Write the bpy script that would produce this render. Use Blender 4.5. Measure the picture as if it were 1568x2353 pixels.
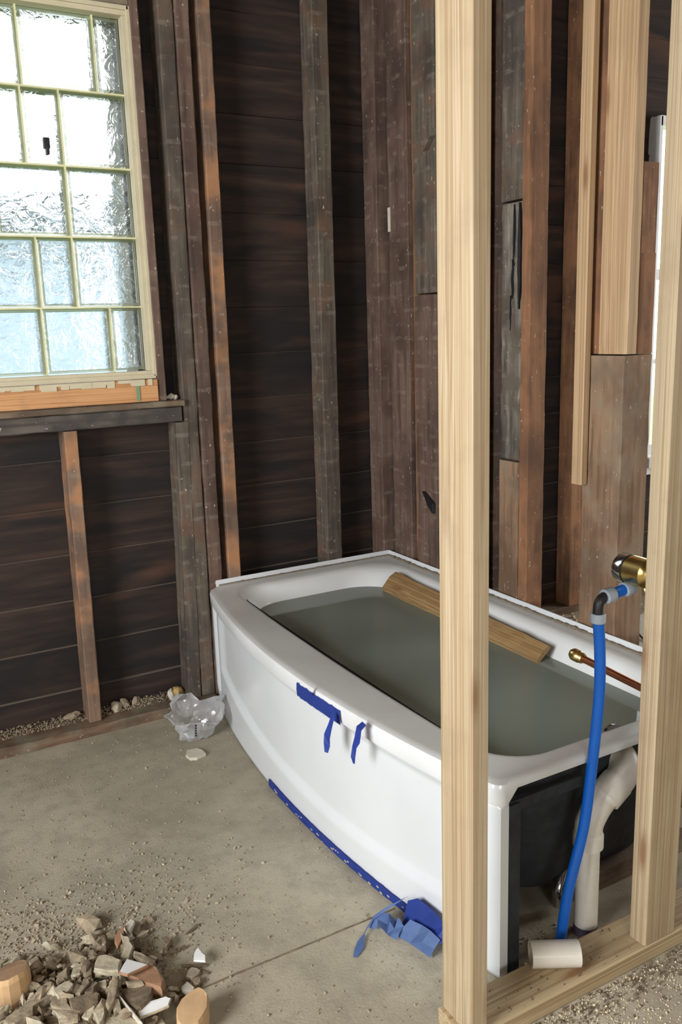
import bpy, bmesh, math, random
from mathutils import Vector, Matrix, noise
random.seed(7)
for o in list(bpy.data.objects): bpy.data.objects.remove(o)
SC = bpy.context.scene
COL = SC.collection
# ---------------------------------------------------------------- camera
cam = bpy.data.cameras.new('camera'); co = bpy.data.objects.new('camera', cam); COL.objects.link(co)
cam.sensor_fit = 'HORIZONTAL'; cam.sensor_width = 36; cam.lens = 44.8669; cam.clip_start = .05
co.matrix_world = Matrix([[0.8725808, 0.1291242, -0.4710942, -1.6586717], [-0.4874368, 0.167482, -0.8569453, -2.6501844], [-0.0317525, 0.9773826, 0.2090815, 1.2574268], [0, 0, 0, 1]])
SC.camera = co
# ---------------------------------------------------------------- light
SC.view_settings.view_transform = 'Standard'; SC.view_settings.look = 'None'
SC.view_settings.gamma = 1; SC.view_settings.use_curve_mapping = False
SC.view_settings.exposure = 0.0
SC.cycles.use_denoising = True
SC.cycles.max_bounces = 8; SC.cycles.transparent_max_bounces = 16
SC.cycles.sample_clamp_indirect = 6
SC.cycles.caustics_reflective = False; SC.cycles.caustics_refractive = False
W = bpy.data.worlds.new('World'); SC.world = W; W.use_nodes = True
bg = W.node_tree.nodes['Background']; bg.inputs[0].default_value = (.90, .95, 1, 1); bg.inputs[1].default_value = 4.2
def area(name, loc, tgt, sx, sy, power, colr):
    l = bpy.data.lights.new(name, 'AREA'); l.shape = 'RECTANGLE'; l.size = sx; l.size_y = sy
    l.energy = power; l.color = colr
    o = bpy.data.objects.new(name, l); COL.objects.link(o); o.location = loc
    o.rotation_euler = (Vector(tgt)-Vector(loc)).to_track_quat('-Z', 'Y').to_euler(); return o
area('daylight_left_window', (-3.84, -2.2, 1.5), (0, -2.2, 1.3), 1.3, 1.35, 140, (.97, .985, 1))
area('daylight_front_window', (-2.3, -5.34, 1.6), (-2.3, 0, 1.3), 1.4, 1.3, 42, (1, .95, .88))
area('fill_right_opening', (3.64, -1.9, 1.4), (0, -1.9, 1.2), 1.4, 1.4, 60, (1, .97, .93))  # fill light added at an unseen opening on the right

# ---------------------------------------------------------------- helpers
def link(name, me, mat=None, parent=None, loc=None):
    o = bpy.data.objects.new(name, me); COL.objects.link(o)
    if mat: me.materials.append(mat)
    if parent:
        o.parent = parent
    if loc is not None: o.location = loc
    return o
def bm_obj(name, bm, mat, parent=None, origin=(0, 0, 0), smooth=False):
    """origin: world position of the object's origin; the mesh is given in world coordinates"""
    me = bpy.data.meshes.new(name)
    bmesh.ops.recalc_face_normals(bm, faces=bm.faces)
    if parent is not None:
        po = Vector(parent.get('o', (0, 0, 0)))
    else: po = Vector((0, 0, 0))
    org = Vector(origin) if parent is None else po
    bmesh.ops.translate(bm, verts=bm.verts, vec=-org)
    if smooth:
        for f in bm.faces: f.smooth = True
        for e in bm.edges:
            if len(e.link_faces) == 2 and e.calc_face_angle(0) > .7: e.smooth = False
    bm.to_mesh(me); bm.free()
    o = link(name, me, mat, parent)
    if parent is None:
        o.location = org; o['o'] = tuple(org)
    else:
        o['o'] = tuple(po)
    return o
def tag(o, label=None, cat=None, group=None, kind=None):
    if label: o['label'] = label
    if cat: o['category'] = cat
    if group: o['group'] = group
    if kind: o['kind'] = kind
    return o
def empty(name, loc):
    o = bpy.data.objects.new(name, None); COL.objects.link(o); o.location = loc; o['o'] = tuple(loc); o.empty_display_size = .05
    return o
def box(bm, x0, x1, y0, y1, z0, z1, bev=0):
    v = [bm.verts.new((x, y, z)) for z in (z0, z1) for y in (y0, y1) for x in (x0, x1)]
    fs = [bm.faces.new([v[i] for i in q]) for q in ((0,1,3,2),(4,6,7,5),(0,4,5,1),(2,3,7,6),(0,2,6,4),(1,5,7,3))]
    if bev:
        es = list({e for f in fs for e in f.edges})
        bmesh.ops.bevel(bm, geom=es, offset=bev, segments=2, affect='EDGES', profile=.6)
def tube(bm, pts, r, n=16, cap=True, radii=None):
    pts = [Vector(p) for p in pts]; rings = []
    up = None
    for i, p in enumerate(pts):
        a = pts[max(i-1, 0)]; b = pts[min(i+1, len(pts)-1)]; t = (b-a).normalized()
        if up is None:
            up = Vector((0, 0, 1)) if abs(t.z) < .9 else Vector((1, 0, 0))
        u = (up - t*up.dot(t)).normalized(); up = u; w = t.cross(u)
        rr = radii[i] if radii else r
        rings.append([bm.verts.new(p + (u*math.cos(k*math.tau/n) + w*math.sin(k*math.tau/n))*rr) for k in range(n)])
    for a, b in zip(rings, rings[1:]):
        for k in range(n): bm.faces.new((a[k], a[(k+1) % n], b[(k+1) % n], b[k]))
    if cap: bm.faces.new(rings[0][::-1]); bm.faces.new(rings[-1])
def smoothpts(pts, n=8):
    P = [Vector(p) for p in pts]; P = [P[0]*2-P[1]] + P + [P[-1]*2-P[-2]]; out = []
    for i in range(1, len(P)-2):
        for k in range(n):
            t = k/n; a, b, c, d = P[i-1:i+3]
            out.append(.5*((2*b)+(-a+c)*t+(2*a-5*b+4*c-d)*t*t+(-a+3*b-3*c+d)*t**3))
    out.append(P[-2]); return out
def loft(bm, loops, closed=True, cap0=False, cap1=False):
    R = [[bm.verts.new(p) for p in L] for L in loops]
    n = len(R[0])
    for a, b in zip(R, R[1:]):
        for k in range(n if closed else n-1): bm.faces.new((a[k], a[(k+1) % n], b[(k+1) % n], b[k]))
    if cap0: bm.faces.new(R[0][::-1])
    if cap1: bm.faces.new(R[-1])
    return R
def sstep(a, b, x):
    t = max(0, min(1, (x-a)/(b-a))) if a != b else float(x > a); return t*t*(3-2*t)

# ---------------------------------------------------------------- materials
class NT:
    def __init__(s, name):
        s.m = bpy.data.materials.new(name); s.m.use_nodes = True; s.t = s.m.node_tree
        s.b = s.t.nodes['Principled BSDF']; s.out = s.t.nodes['Material Output']
        s.tc = s.t.nodes.new('ShaderNodeTexCoord'); s.oi = s.t.nodes.new('ShaderNodeObjectInfo')
    def n(s, ty, **kw):
        x = s.t.nodes.new(ty)
        for k, v in kw.items(): setattr(x, k, v)
        return x
    def l(s, a, b): s.t.links.new(a, b)
    def coord(s, scale=(1, 1, 1), rnd=True):
        v = s.n('ShaderNodeVectorMath', operation='ADD'); s.l(s.tc.outputs['Object'], v.inputs[0])
        if rnd:
            m = s.n('ShaderNodeMath', operation='MULTIPLY'); s.l(s.oi.outputs['Random'], m.inputs[0]); m.inputs[1].default_value = 37.3
            s.l(m.outputs[0], v.inputs[1])
        w = s.n('ShaderNodeVectorMath', operation='MULTIPLY'); s.l(v.outputs[0], w.inputs[0]); w.inputs[1].default_value = scale
        return w.outputs[0]
    def noise(s, scale, det=4, vec=(1, 1, 1), rough=.55, dist=0, rnd=True):
        x = s.n('ShaderNodeTexNoise'); x.inputs['Scale'].default_value = scale; x.inputs['Detail'].default_value = det
        x.inputs['Roughness'].default_value = rough; x.inputs['Distortion'].default_value = dist
        s.l(s.coord(vec, rnd), x.inputs['Vector']); return x.outputs['Fac']
    def ramp(s, fac, stops, interp='LINEAR'):
        x = s.n('ShaderNodeValToRGB'); s.l(fac, x.inputs[0]); x.color_ramp.interpolation = interp
        e = x.color_ramp.elements
        while len(e) > 1: e.remove(e[-1])
        for i, (p, c) in enumerate(stops):
            q = e[0] if i == 0 else e.new(p)
            q.position = p; c = (c, c, c) if isinstance(c, (int, float)) else c; q.color = (*c, 1)
        return x.outputs[0]
    def mix(s, fac, a, b, mode='MIX'):
        x = s.n('ShaderNodeMix', data_type='RGBA', blend_type=mode)
        for v, i in ((fac, 0), (a, 6), (b, 7)):
            if isinstance(v, (int, float)): x.inputs[i].default_value = v
            elif isinstance(v, tuple): x.inputs[i].default_value = (*v, 1)
            else: s.l(v, x.inputs[i])
        return x.outputs[2]
    def bump(s, h, st=.3, d=.01):
        x = s.n('ShaderNodeBump'); x.inputs['Strength'].default_value = st; x.inputs['Distance'].default_value = d
        s.l(h, x.inputs['Height']); s.l(x.outputs[0], s.b.inputs['Normal'])
    def fin(s, colr, rough=.6, metal=0, spec=None):
        if isinstance(colr, tuple): s.b.inputs['Base Color'].default_value = (*colr, 1)
        else: s.l(colr, s.b.inputs['Base Color'])
        if isinstance(rough, (int, float)): s.b.inputs['Roughness'].default_value = rough
        else: s.l(rough, s.b.inputs['Roughness'])
        s.b.inputs['Metallic'].default_value = metal
        if spec is not None: s.b.inputs['Specular IOR Level'].default_value = spec
        return s.m
def srgb(r, g, b):
    f = lambda c: (c/255/12.92 if c/255 <= .04045 else ((c/255+.055)/1.055)**2.4)
    return (f(r), f(g), f(b))
def axis_vec(ax, across, along):
    return tuple(along if i == ax else across for i in range(3))
def old_wood(name, dark, mid, light, patch=None, patch_amt=.5, ax=2, bands=True, rough=.8):
    s = NT(name)
    g = s.noise(1, 6, axis_vec(ax, 55, 3), .6, .4)
    base = s.ramp(g, [(.25, dark), (.5, mid), (.78, light)])
    if patch:
        b = s.noise(1, 3, axis_vec(ax, 9, 10), .5)
        base = s.mix(s.ramp(b, [(.5-.12*patch_amt, 0), (.66-.12*patch_amt, 1)]), base, patch)
    big = s.noise(1, 3, axis_vec(ax, 6, 4), .6)
    base = s.mix(s.ramp(big, [(.35, .75), (.55, 0)]), base, dark)
    if bands:   # ghost marks left by the lath strips
        sep = s.n('ShaderNodeSeparateXYZ'); s.l(s.coord((1, 1, 1), False), sep.inputs[0])
        wv = s.n('ShaderNodeMath', operation='MULTIPLY'); s.l(sep.outputs[ax], wv.inputs[0]); wv.inputs[1].default_value = math.tau/.047
        sn = s.n('ShaderNodeMath', operation='SINE'); s.l(wv.outputs[0], sn.inputs[0])
        n2 = s.noise(26, 3, (1, 1, 1), .6)
        m = s.n('ShaderNodeMath', operation='MULTIPLY'); s.l(s.ramp(sn.outputs[0], [(.45, 0), (.8, 1)]), m.inputs[0]); s.l(s.ramp(n2, [(.50, 0), (.64, .30)]), m.inputs[1])
        base = s.mix(m.outputs[0], base, srgb(146, 134, 120))
    sp = s.noise(1, 2, axis_vec(ax, 120, 60), .5)   # flecks of old plaster
    base = s.mix(s.ramp(sp, [(.70, 0), (.76, .8)]), base, srgb(190, 182, 170))
    s.bump(g, .35, .004)
    return s.fin(base, rough)
def new_wood(name, lo, mid, hi, ax=2, knots=True, grime=.25):
    s = NT(name)
    d = s.noise(1, 2, axis_vec(ax, 5, .35), .5)
    v = s.n('ShaderNodeVectorMath', operation='MULTIPLY_ADD'); s.l(s.coord(axis_vec(ax, 95, .45)), v.inputs[0]); v.inputs[1].default_value = (1, 1, 1)
    cmb = s.n('ShaderNodeVectorMath', operation='SCALE'); 
    dd = s.n('ShaderNodeCombineXYZ'); s.l(d, dd.inputs[0]); s.l(d, dd.inputs[1]); s.l(d, dd.inputs[2])
    s.l(dd.outputs[0], cmb.inputs[0]); cmb.inputs['Scale'].default_value = 3.5
    s.l(cmb.outputs[0], v.inputs[2])
    wn = s.n('ShaderNodeTexNoise'); wn.inputs['Scale'].default_value = 1; wn.inputs['Detail'].default_value = 3; s.l(v.outputs[0], wn.inputs['Vector'])
    g2 = s.noise(1, 3, axis_vec(ax, 260, 4), .6)
    base = s.ramp(wn.outputs['Fac'], [(.30, hi), (.44, mid), (.50, hi), (.58, lo), (.64, mid), (.78, hi)])
    base = s.mix(s.ramp(g2, [(.35, .45), (.6, 0)]), base, lo)
    if knots:
        vo = s.n('ShaderNodeTexVoronoi'); vo.inputs['Scale'].default_value = 1; s.l(s.coord(axis_vec(ax, 14, 3.2)), vo.inputs['Vector'])
        base = s.mix(s.ramp(vo.outputs['Distance'], [(.07, .8), (.13, .3), (.20, 0)]), base, srgb(126, 88, 54))
    gr = s.noise(7, 4, (1, 1, 1), .6)
    base = s.mix(s.ramp(gr, [(.52, 0), (.72, grime)]), base, srgb(120, 100, 75))
    s.bump(g2, .15, .002)
    return s.fin(base, .62)
M = {}
M['siding'] = None
def siding_mat():
    s = NT('dark_sheathing')
    g = s.noise(1, 5, (2.2, 30, 30), .6, .3, False)
    big = s.noise(1, 3, (2.2, 1, 7), .55, .6, False)
    base = s.ramp(g, [(.3, srgb(24, 17, 15)), (.55, srgb(52, 37, 31)), (.8, srgb(84, 60, 46))])
    base = s.mix(s.ramp(big, [(.40, .8), (.52, .15), (.66, 0)]), base, srgb(15, 13, 14))
    o = s.noise(1, 2, (1.7, 1, 9), .5, .3, False)
    base = s.mix(s.ramp(o, [(.58, 0), (.72, .5)]), base, srgb(98, 66, 46))
    ge = s.n('ShaderNodeNewGeometry'); sep = s.n('ShaderNodeSeparateXYZ'); s.l(ge.outputs['Normal'], sep.inputs[0])
    base = s.mix(s.ramp(sep.outputs[2], [(.55, 0), (.8, 1)]), base, srgb(120, 108, 94))   # dust on the ledges
    s.bump(g, .4, .004)
    return s.fin(base, .8)
M['siding'] = siding_mat()
M['old_brown'] = old_wood('old_brown_stud', srgb(58, 44, 37), srgb(104, 83, 71), srgb(126, 104, 91), srgb(92, 70, 60), .3)
M['old_grey'] = old_wood('old_grey_stud', srgb(54, 49, 43), srgb(94, 84, 73), srgb(122, 112, 99), srgb(104, 82, 66), .1)
M['old_orange'] = old_wood('old_orange_stud', srgb(84, 68, 58), srgb(124, 99, 82), srgb(148, 120, 98), srgb(166, 120, 84), .5)
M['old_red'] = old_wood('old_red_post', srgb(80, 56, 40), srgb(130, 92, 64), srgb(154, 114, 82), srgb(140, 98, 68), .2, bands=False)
M['old_tan'] = old_wood('old_tan_post', srgb(88, 66, 48), srgb(134, 106, 82), srgb(158, 132, 106), srgb(134, 116, 96), .2, bands=False)
M['rotten'] = old_wood('rotten_grey_board', srgb(44, 40, 36), srgb(112, 104, 94), srgb(168, 160, 146), srgb(94, 84, 72), .3)
M['plate_old'] = old_wood('old_floor_plate', srgb(70, 56, 44), srgb(112, 86, 66), srgb(130, 112, 92), srgb(126, 116, 98), .6, ax=0, bands=False)
M['ledge'] = old_wood('old_ledge_wood', srgb(50, 45, 42), srgb(86, 78, 72), srgb(110, 104, 96), srgb(66, 60, 58), .3, ax=0, bands=False)
M['sill_orange'] = new_wood('orange_sill_pine', srgb(170, 118, 74), srgb(194, 142, 94), srgb(208, 160, 112), ax=0, knots=False, grime=.5)
M['pine'] = new_wood('new_pine', srgb(152, 128, 96), srgb(173, 152, 120), srgb(188, 172, 144))
M['pine2'] = new_wood('newer_fir', srgb(160, 130, 96), srgb(182, 152, 116), srgb(196, 168, 132), grime=.15)
M['pine_x'] = new_wood('dusty_pine_plate', srgb(150, 126, 92), srgb(178, 156, 120), srgb(196, 178, 144), ax=0, grime=.55)
M['pine_y'] = new_wood('wet_board', srgb(122, 94, 58), srgb(152, 120, 78), srgb(168, 138, 96), ax=1, grime=.4)
def concrete():
    s = NT('dusty_concrete')
    a = s.noise(1.6, 5, (1, 1, 1), .6, .5, False); b = s.noise(18, 6, (1, 1, 1), .65, 0, False); c = s.noise(160, 3, (1, 1, 1), .6, 0, False)
    base = s.ramp(a, [(.32, srgb(148, 140, 121)), (.5, srgb(172, 163, 142)), (.68, srgb(188, 179, 158))])
    base = s.mix(s.ramp(b, [(.35, .3), (.55, 0)]), base, srgb(118, 108, 92))
    base = s.mix(s.ramp(c, [(.6, 0), (.75, .35)]), base, srgb(205, 198, 180))
    gp = s.noise(3, 2, (1, 1, 1), .5, 0, False)
    base = s.mix(s.ramp(gp, [(.55, 0), (.75, .35)]), base, srgb(112, 114, 104))
    mx = s.mix(.5, b, c); s.bump(mx, .5, .005)
    return s.fin(base, .85)
M['concrete'] = concrete()
def plain(name, c, rough=.5, metal=0, var=0, bumpv=0, scale=20, spec=None):
    s = NT(name)
    n = s.noise(scale, 4, (1, 1, 1), .6)
    base = s.ramp(n, [(.3, tuple(x*(1-var) for x in c)), (.7, tuple(min(1, x*(1+var)) for x in c))])
    if bumpv: s.bump(n, bumpv, .003)
    return s.fin(base, rough, metal, spec)
def enamel():
    s = NT('white_enamel')
    n = s.noise(3.5, 4, (1, 1, 1), .6); d = s.noise(30, 5, (1, 1, 1), .7)
    base = s.ramp(n, [(.3, srgb(206, 207, 205)), (.65, srgb(218, 220, 220))])
    ge = s.n('ShaderNodeNewGeometry'); sep = s.n('ShaderNodeSeparateXYZ'); s.l(ge.outputs['Normal'], sep.inputs[0])
    dm = s.n('ShaderNodeMath', operation='MULTIPLY'); s.l(s.ramp(sep.outputs[2], [(.72, 0), (.95, .42)]), dm.inputs[0]); s.l(s.ramp(n, [(.25, 1), (.75, .6)]), dm.inputs[1])
    base = s.mix(dm.outputs[0], base, srgb(172, 166, 154))      # settled plaster dust on the upward faces
    base = s.mix(s.ramp(d, [(.70, 0), (.78, .6)]), base, srgb(150, 140, 122))
    r = s.ramp(dm.outputs[0], [(0, .16), (.5, .5)])
    return s.fin(base, r)
M['enamel'] = enamel()
def apron_mat():
    s = NT('apron_enamel'); n = s.noise(2.5, 3, (1, 1, 1), .6)
    base = s.ramp(n, [(.3, srgb(206, 210, 212)), (.65, srgb(216, 219, 221))])
    d = s.noise(60, 3, (1, 1, 1), .7); base = s.mix(s.ramp(d, [(.74, 0), (.8, .5)]), base, srgb(150, 140, 122))
    return s.fin(base, .22)
M['apron'] = apron_mat()
M['shell'] = plain('black_undercoat', srgb(38, 42, 46), .85, 0, .4, .3, 30)
M['silt'] = None
def silt_mat():
    s = NT('murky_silt'); a = s.noise(3.2, 5, (1, 1, 1), .62, .8); b = s.noise(22, 5, (1, 1, 1), .6)
    base = s.ramp(a, [(.30, srgb(70, 74, 54)), (.44, srgb(124, 130, 108)), (.7, srgb(150, 156, 136))])
    base = s.mix(s.ramp(b, [(.35, .5), (.55, 0)]), base, srgb(92, 92, 70))
    return s.fin(base, .9)
M['silt'] = silt_mat()
def water_mat():
    s = NT('standing_water')
    fr = s.n('ShaderNodeFresnel'); fr.inputs['IOR'].default_value = 1.33
    tr = s.n('ShaderNodeBsdfTransparent'); tr.inputs[0].default_value = (.80, .86, .80, 1)
    df = s.n('ShaderNodeBsdfDiffuse'); df.inputs[0].default_value = (*srgb(186, 198, 184), 1)
    m0 = s.n('ShaderNodeMixShader'); m0.inputs[0].default_value = .44; s.l(tr.outputs[0], m0.inputs[1]); s.l(df.outputs[0], m0.inputs[2])
    gl = s.n('ShaderNodeBsdfGlossy'); gl.inputs['Roughness'].default_value = .015
    bp = s.n('ShaderNodeBump'); bp.inputs['Strength'].default_value = .04; bp.inputs['Distance'].default_value = .004
    s.l(s.noise(9, 2), bp.inputs['Height']); s.l(bp.outputs[0], gl.inputs['Normal']); s.l(bp.outputs[0], fr.inputs['Normal'])
    m1 = s.n('ShaderNodeMixShader'); s.l(fr.outputs[0], m1.inputs[0]); s.l(m0.outputs[0], m1.inputs[1]); s.l(gl.outputs[0], m1.inputs[2])
    s.l(m1.outputs[0], s.out.inputs[0]); return s.m
M['water'] = water_mat()
def glass_block_mat(tint, wob, mixr):
    s = NT('wavy_block_glass')
    tr = s.n('ShaderNodeBsdfTransparent'); tr.inputs[0].default_value = (*tint, 1)
    rf = s.n('ShaderNodeBsdfRefraction'); rf.inputs['IOR'].default_value = 1.25; rf.inputs[0].default_value = (*tint, 1); rf.inputs['Roughness'].default_value = .03
    gl = s.n('ShaderNodeBsdfGlossy'); gl.inputs['Roughness'].default_value = .08
    bp = s.n('ShaderNodeBump'); bp.inputs['Strength'].default_value = wob; bp.inputs['Distance'].default_value = .02
    s.l(s.noise(16, 3, (1, .4, 1), .6, 1.2), bp.inputs['Height'])
    for x in (rf, gl): s.l(bp.outputs[0], x.inputs['Normal'])
    a = s.n('ShaderNodeMixShader'); a.inputs[0].default_value = mixr; s.l(tr.outputs[0], a.inputs[1]); s.l(rf.outputs[0], a.inputs[2])
    b = s.n('ShaderNodeMixShader'); b.inputs[0].default_value = .07; s.l(a.outputs[0], b.inputs[1]); s.l(gl.outputs[0], b.inputs[2])
    s.l(b.outputs[0], s.out.inputs[0]); return s.m
M['block'] = glass_block_mat((.99, 1, .995), .8, .5)
def edge_mat():
    s = NT('cast_glass_edge'); tl = s.n('ShaderNodeBsdfTranslucent'); tl.inputs[0].default_value = (*srgb(246, 248, 228), 1)
    tr = s.n('ShaderNodeBsdfTransparent'); tr.inputs[0].default_value = (.97, .98, .92, 1); gl = s.n('ShaderNodeBsdfGlossy'); gl.inputs['Roughness'].default_value = .15
    a = s.n('ShaderNodeMixShader'); a.inputs[0].default_value = .42; s.l(tr.outputs[0], a.inputs[1]); s.l(tl.outputs[0], a.inputs[2])
    b = s.n('ShaderNodeMixShader'); b.inputs[0].default_value = .1; s.l(a.outputs[0], b.inputs[1]); s.l(gl.outputs[0], b.inputs[2])
    s.l(b.outputs[0], s.out.inputs[0]); return s.m
M['block_edge'] = edge_mat()
M['grout'] = plain('pale_block_mortar', srgb(214, 212, 170), .7, 0, .12)
M['cream'] = plain('cream_frame_paint', srgb(196, 186, 158), .6, 0, .06)
M['blue_tape'] = plain('blue_masking_tape', srgb(56, 80, 168), .55, 0, .1, .1, 30)
M['blue_back'] = plain('blue_tape_back', srgb(112, 140, 192), .6, 0, .1, .2, 30)
M['pex'] = plain('blue_pipe_plastic', srgb(10, 96, 196), .35, 0, .05)
M['ring'] = plain('grey_ring_plastic', srgb(158, 170, 182), .55, 0, .05)
M['black'] = plain('black_plastic', srgb(30, 30, 32), .45, 0, .1)
M['pvc'] = plain('white_drain_plastic', srgb(214, 208, 196), .4, 0, .08, 0, 12)
M['brass'] = plain('brass', srgb(214, 186, 120), .28, 1, .08)
M['copper'] = plain('copper', srgb(190, 124, 92), .32, 1, .15)
M['chrome'] = plain('chrome', srgb(205, 205, 208), .12, 1, .02)
M['red'] = plain('red_pipe_plastic', srgb(190, 20, 30), .4, 0, .05)
M['rust'] = plain('rusty_metal', srgb(96, 72, 54), .6, .3, .3, .3)
M['mortar'] = plain('mortar_rubble', srgb(146, 132, 110), .92, 0, .38, 1.0, 55)
M['mortar2'] = plain('pale_mortar_rubble', srgb(176, 165, 142), .92, 0, .26, 1.0, 55)
M['mortar3'] = plain('dark_mortar_rubble', srgb(112, 97, 78), .92, 0, .4, 1.0, 55)
M['glaze'] = plain('white_tile_glaze', srgb(238, 238, 236), .25, 0, .02)
M['brick'] = plain('orange_brick', srgb(146, 110, 84), .9, 0, .25, .5, 18)
M['chunk'] = plain('raw_wood_block', srgb(188, 154, 114), .75, 0, .22, .4, 12)
M['chunk_top'] = plain('grey_cut_wood_end', srgb(148, 118, 90), .85, 0, .25, .5, 18)
M['foam'] = plain('yellow_foam_lump', srgb(192, 160, 104), .8, 0, .25, .5, 24)
M['grit'] = plain('grit', srgb(162, 150, 128), .9, 0, .3)
M['sawdust'] = plain('pale_chips', srgb(214, 200, 172), .9, 0, .2)
M['plaster'] = plain('plaster', srgb(196, 188, 172), .9, 0, .15, .4)
M['wall'] = plain('old_plaster_wall', srgb(176, 166, 148), .85, 0, .15, .2, 4)
M['ceil'] = plain('ceiling_boards', srgb(96, 78, 62), .85, 0, .3, .2, 4)
M['white_trim'] = plain('white_trim_paint', srgb(228, 228, 230), .5, 0, .03)
M['caulk'] = plain('dirty_caulk', srgb(118, 106, 90), .9, 0, .4, .4, 60)
M['house'] = plain('pale_blue_house_wall', srgb(158, 168, 188), .7, 0, .05)
M['roof'] = plain('dark_roof', srgb(48, 50, 54), .8, 0, .2)
M['grass'] = plain('lawn', srgb(150, 182, 118), .9, 0, .25, .2, 12)
M['reveal'] = plain('grey_outside_reveal', srgb(110, 108, 106), .8, 0, .1)
M['debris_board'] = plain('white_sheet', srgb(226, 222, 210), .7, 0, .08, .1, 6)
M['green'] = plain('green_tape', srgb(110, 140, 110), .7, 0, .05)

# ---------------------------------------------------------------- room shell
def structure(name, bm, mat):
    o = bm_obj(name, bm, mat); o['kind'] = 'structure'; return o
bm = bmesh.new(); box(bm, -3.75, 3.55, -5.25, .24, -.12, 0)
floor = structure('floor', bm, M['concrete'])
bm = bmesh.new(); box(bm, -3.75, 3.55, -5.25, .2, 2.62, 2.72)
structure('ceiling', bm, M['ceil'])
# wall_back: horizontal board sheathing at the outside of the studs
W1 = (-1.62, -.855, 1.12, 2.22); W2 = (1.425, 2.3, .6, 2.1)
bm = bmesh.new()
z = -.03; k = 0
while z < 2.62:
    z1 = min(z+.1527, 2.62)
    xs = [(-3.75, 3.55)]
    for (a, b, c, d) in (W1, W2):
        nx = []
        for p, q in xs:
            if z1 > c+.01 and z < d-.01 and a < q and b > p: nx += [(p, a), (b, q)]
            else: nx.append((p, q))
        xs = nx
    for p, q in xs:
        n = max(2, int((q-p)/.1)); L = []
        for i in range(n+1):
            x = p+(q-p)*i/n; w = .0022*noise.noise((x*4, k*3.1, 0)); j = .003*noise.noise((k*7.7, x*.6, 5))
            L.append([(x, .103+j, z), (x, .094+j, z1-.0035+w), (x, .1075+j, z1-.002+w), (x, .112+j, z1+.012), (x, .13, z1+.012), (x, .13, z)])
        loft(bm, L, True, True, True)
    z = z1; k += 1
wb = structure('wall_back', bm, M['siding'])
def wall_with_hole(name, ax, pos, th, a0, a1, h, mat):
    bm = bmesh.new(); y0, y1, z0, z1 = h
    for (u0, u1, v0, v1) in ((a0, y0, 0, 2.62), (y1, a1, 0, 2.62), (y0, y1, 0, z0), (y0, y1, z1, 2.62)):
        if ax == 0: box(bm, pos, pos+th, u0, u1, v0, v1)
        else: box(bm, u0, u1, pos, pos+th, v0, v1)
    return structure(name, bm, mat)
wall_with_hole('wall_left', 0, -3.73, .12, -5.2, .09, (-2.9, -1.5, .8, 2.2), M['wall'])
wall_with_hole('wall_right', 0, 3.42, .12, -5.2, .09, (-2.6, -1.2, .7, 2.1), M['wall'])
wall_with_hole('wall_front', 1, -5.22, .12, -3.6, 3.4, (-3.0, -1.6, .95, 2.25), M['wall'])
bm = bmesh.new(); box(bm, -40, 60, .5, 60, -.5, -.4); g = structure('floor_outdoor_lawn', bm, M['grass']); g.name = 'ground'

# neighbour's house beyond the glass-block window
hs = empty('neighbour_house', (-3, 9, -.4))
tag(hs, 'pale blue-white house seen blurred through the glass block window', 'house')
bm = bmesh.new(); box(bm, -9, 1.6, 8.6, 13, -.4, 2.62); bm_obj('house_wall', bm, M['house'], hs)
bm = bmesh.new()
loft(bm, [[(x, 8.2, 2.55), (x, 8.2, 2.95), (x, 10.8, 3.12), (x, 13.4, 2.95), (x, 13.4, 2.55)] for x in (-9.4, 2.0)], True, True, True)
bm_obj('roof', bm, M['roof'], hs)

# ---------------------------------------------------------------- windows
w1 = empty('window_1', (-1.25, .03, 1.14)); w1['kind'] = 'structure'
def part(name, mat, parent, fn, smooth=False):
    bm = bmesh.new(); fn(bm); return bm_obj(name, bm, mat, parent, smooth=smooth)
XR0, XR1 = -.868, -.868
def frame1(bm):
    box(bm, -1.6, -.852, .0, .04, 1.135, 1.152, .002); box(bm, -1.6, -.852, .0, .04, 2.165, 2.185, .002)
    box(bm, -.872, -.852, .0, .04, 1.152, 2.165, .002); box(bm, -.860, -.846, -.008, .008, 1.135, 2.19, .002)
    box(bm, -1.6, -.852, -.008, .006, 2.178, 2.19, .002); box(bm, -1.6, -.852, -.008, .004, 1.128, 1.142, .002)
part('window_frame', M['cream'], w1, frame1)
def bevelled_block(bm, x0, x1, z0, z1):
    box(bm, x0+.006, x1-.006, .034, .105, z0+.006, z1-.006, .009)
rows = [(1.152, 1.348), (1.348, 1.552), (1.552, 1.75), (1.75, 1.957), (1.957, 2.165)]
joints = [[-.872, -.970, -1.172, -1.372, -1.6], [-.872, -1.064, -1.168, -1.37, -1.6], [-.872, -1.064, -1.268, -1.47, -1.6],
          [-.872, -1.064, -1.17, -1.37, -1.6], [-.872, -.950, -1.16, -1.37, -1.6]]
for (z0, z1), J in zip(rows, joints):
    for a, b in zip(J, J[1:]):
        if b < -1.5 and False: continue
        blk = part('glass_block', M['block'], w1, lambda bm: bevelled_block(bm, b, a, z0, z1), True)
        for f in blk.data.polygons: f.use_smooth = False
        bm = bmesh.new()
        m = .012
        for q in ((b+.004, a-.004, z0+.004, z0+m), (b+.004, a-.004, z1-m, z1-.004), (b+.004, b+m, z0+m, z1-m), (a-m, a-.004, z0+m, z1-m)):
            box(bm, q[0], q[1], .0310, .0335, q[2], q[3], .0008)
        e = bm_obj('block_rim', bm, M['block_edge'], blk)
def grout(bm):
    for (z0, z1), J in zip(rows, joints):
        for a in J[1:-1]: box(bm, a-.0022, a+.0022, .030, .104, z0, z1)
        if z0 > 1.16: box(bm, -1.6, -.872, .029, .104, z0-.0025, z0+.0025)
part('mortar_joints', M['grout'], w1, grout)
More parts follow.
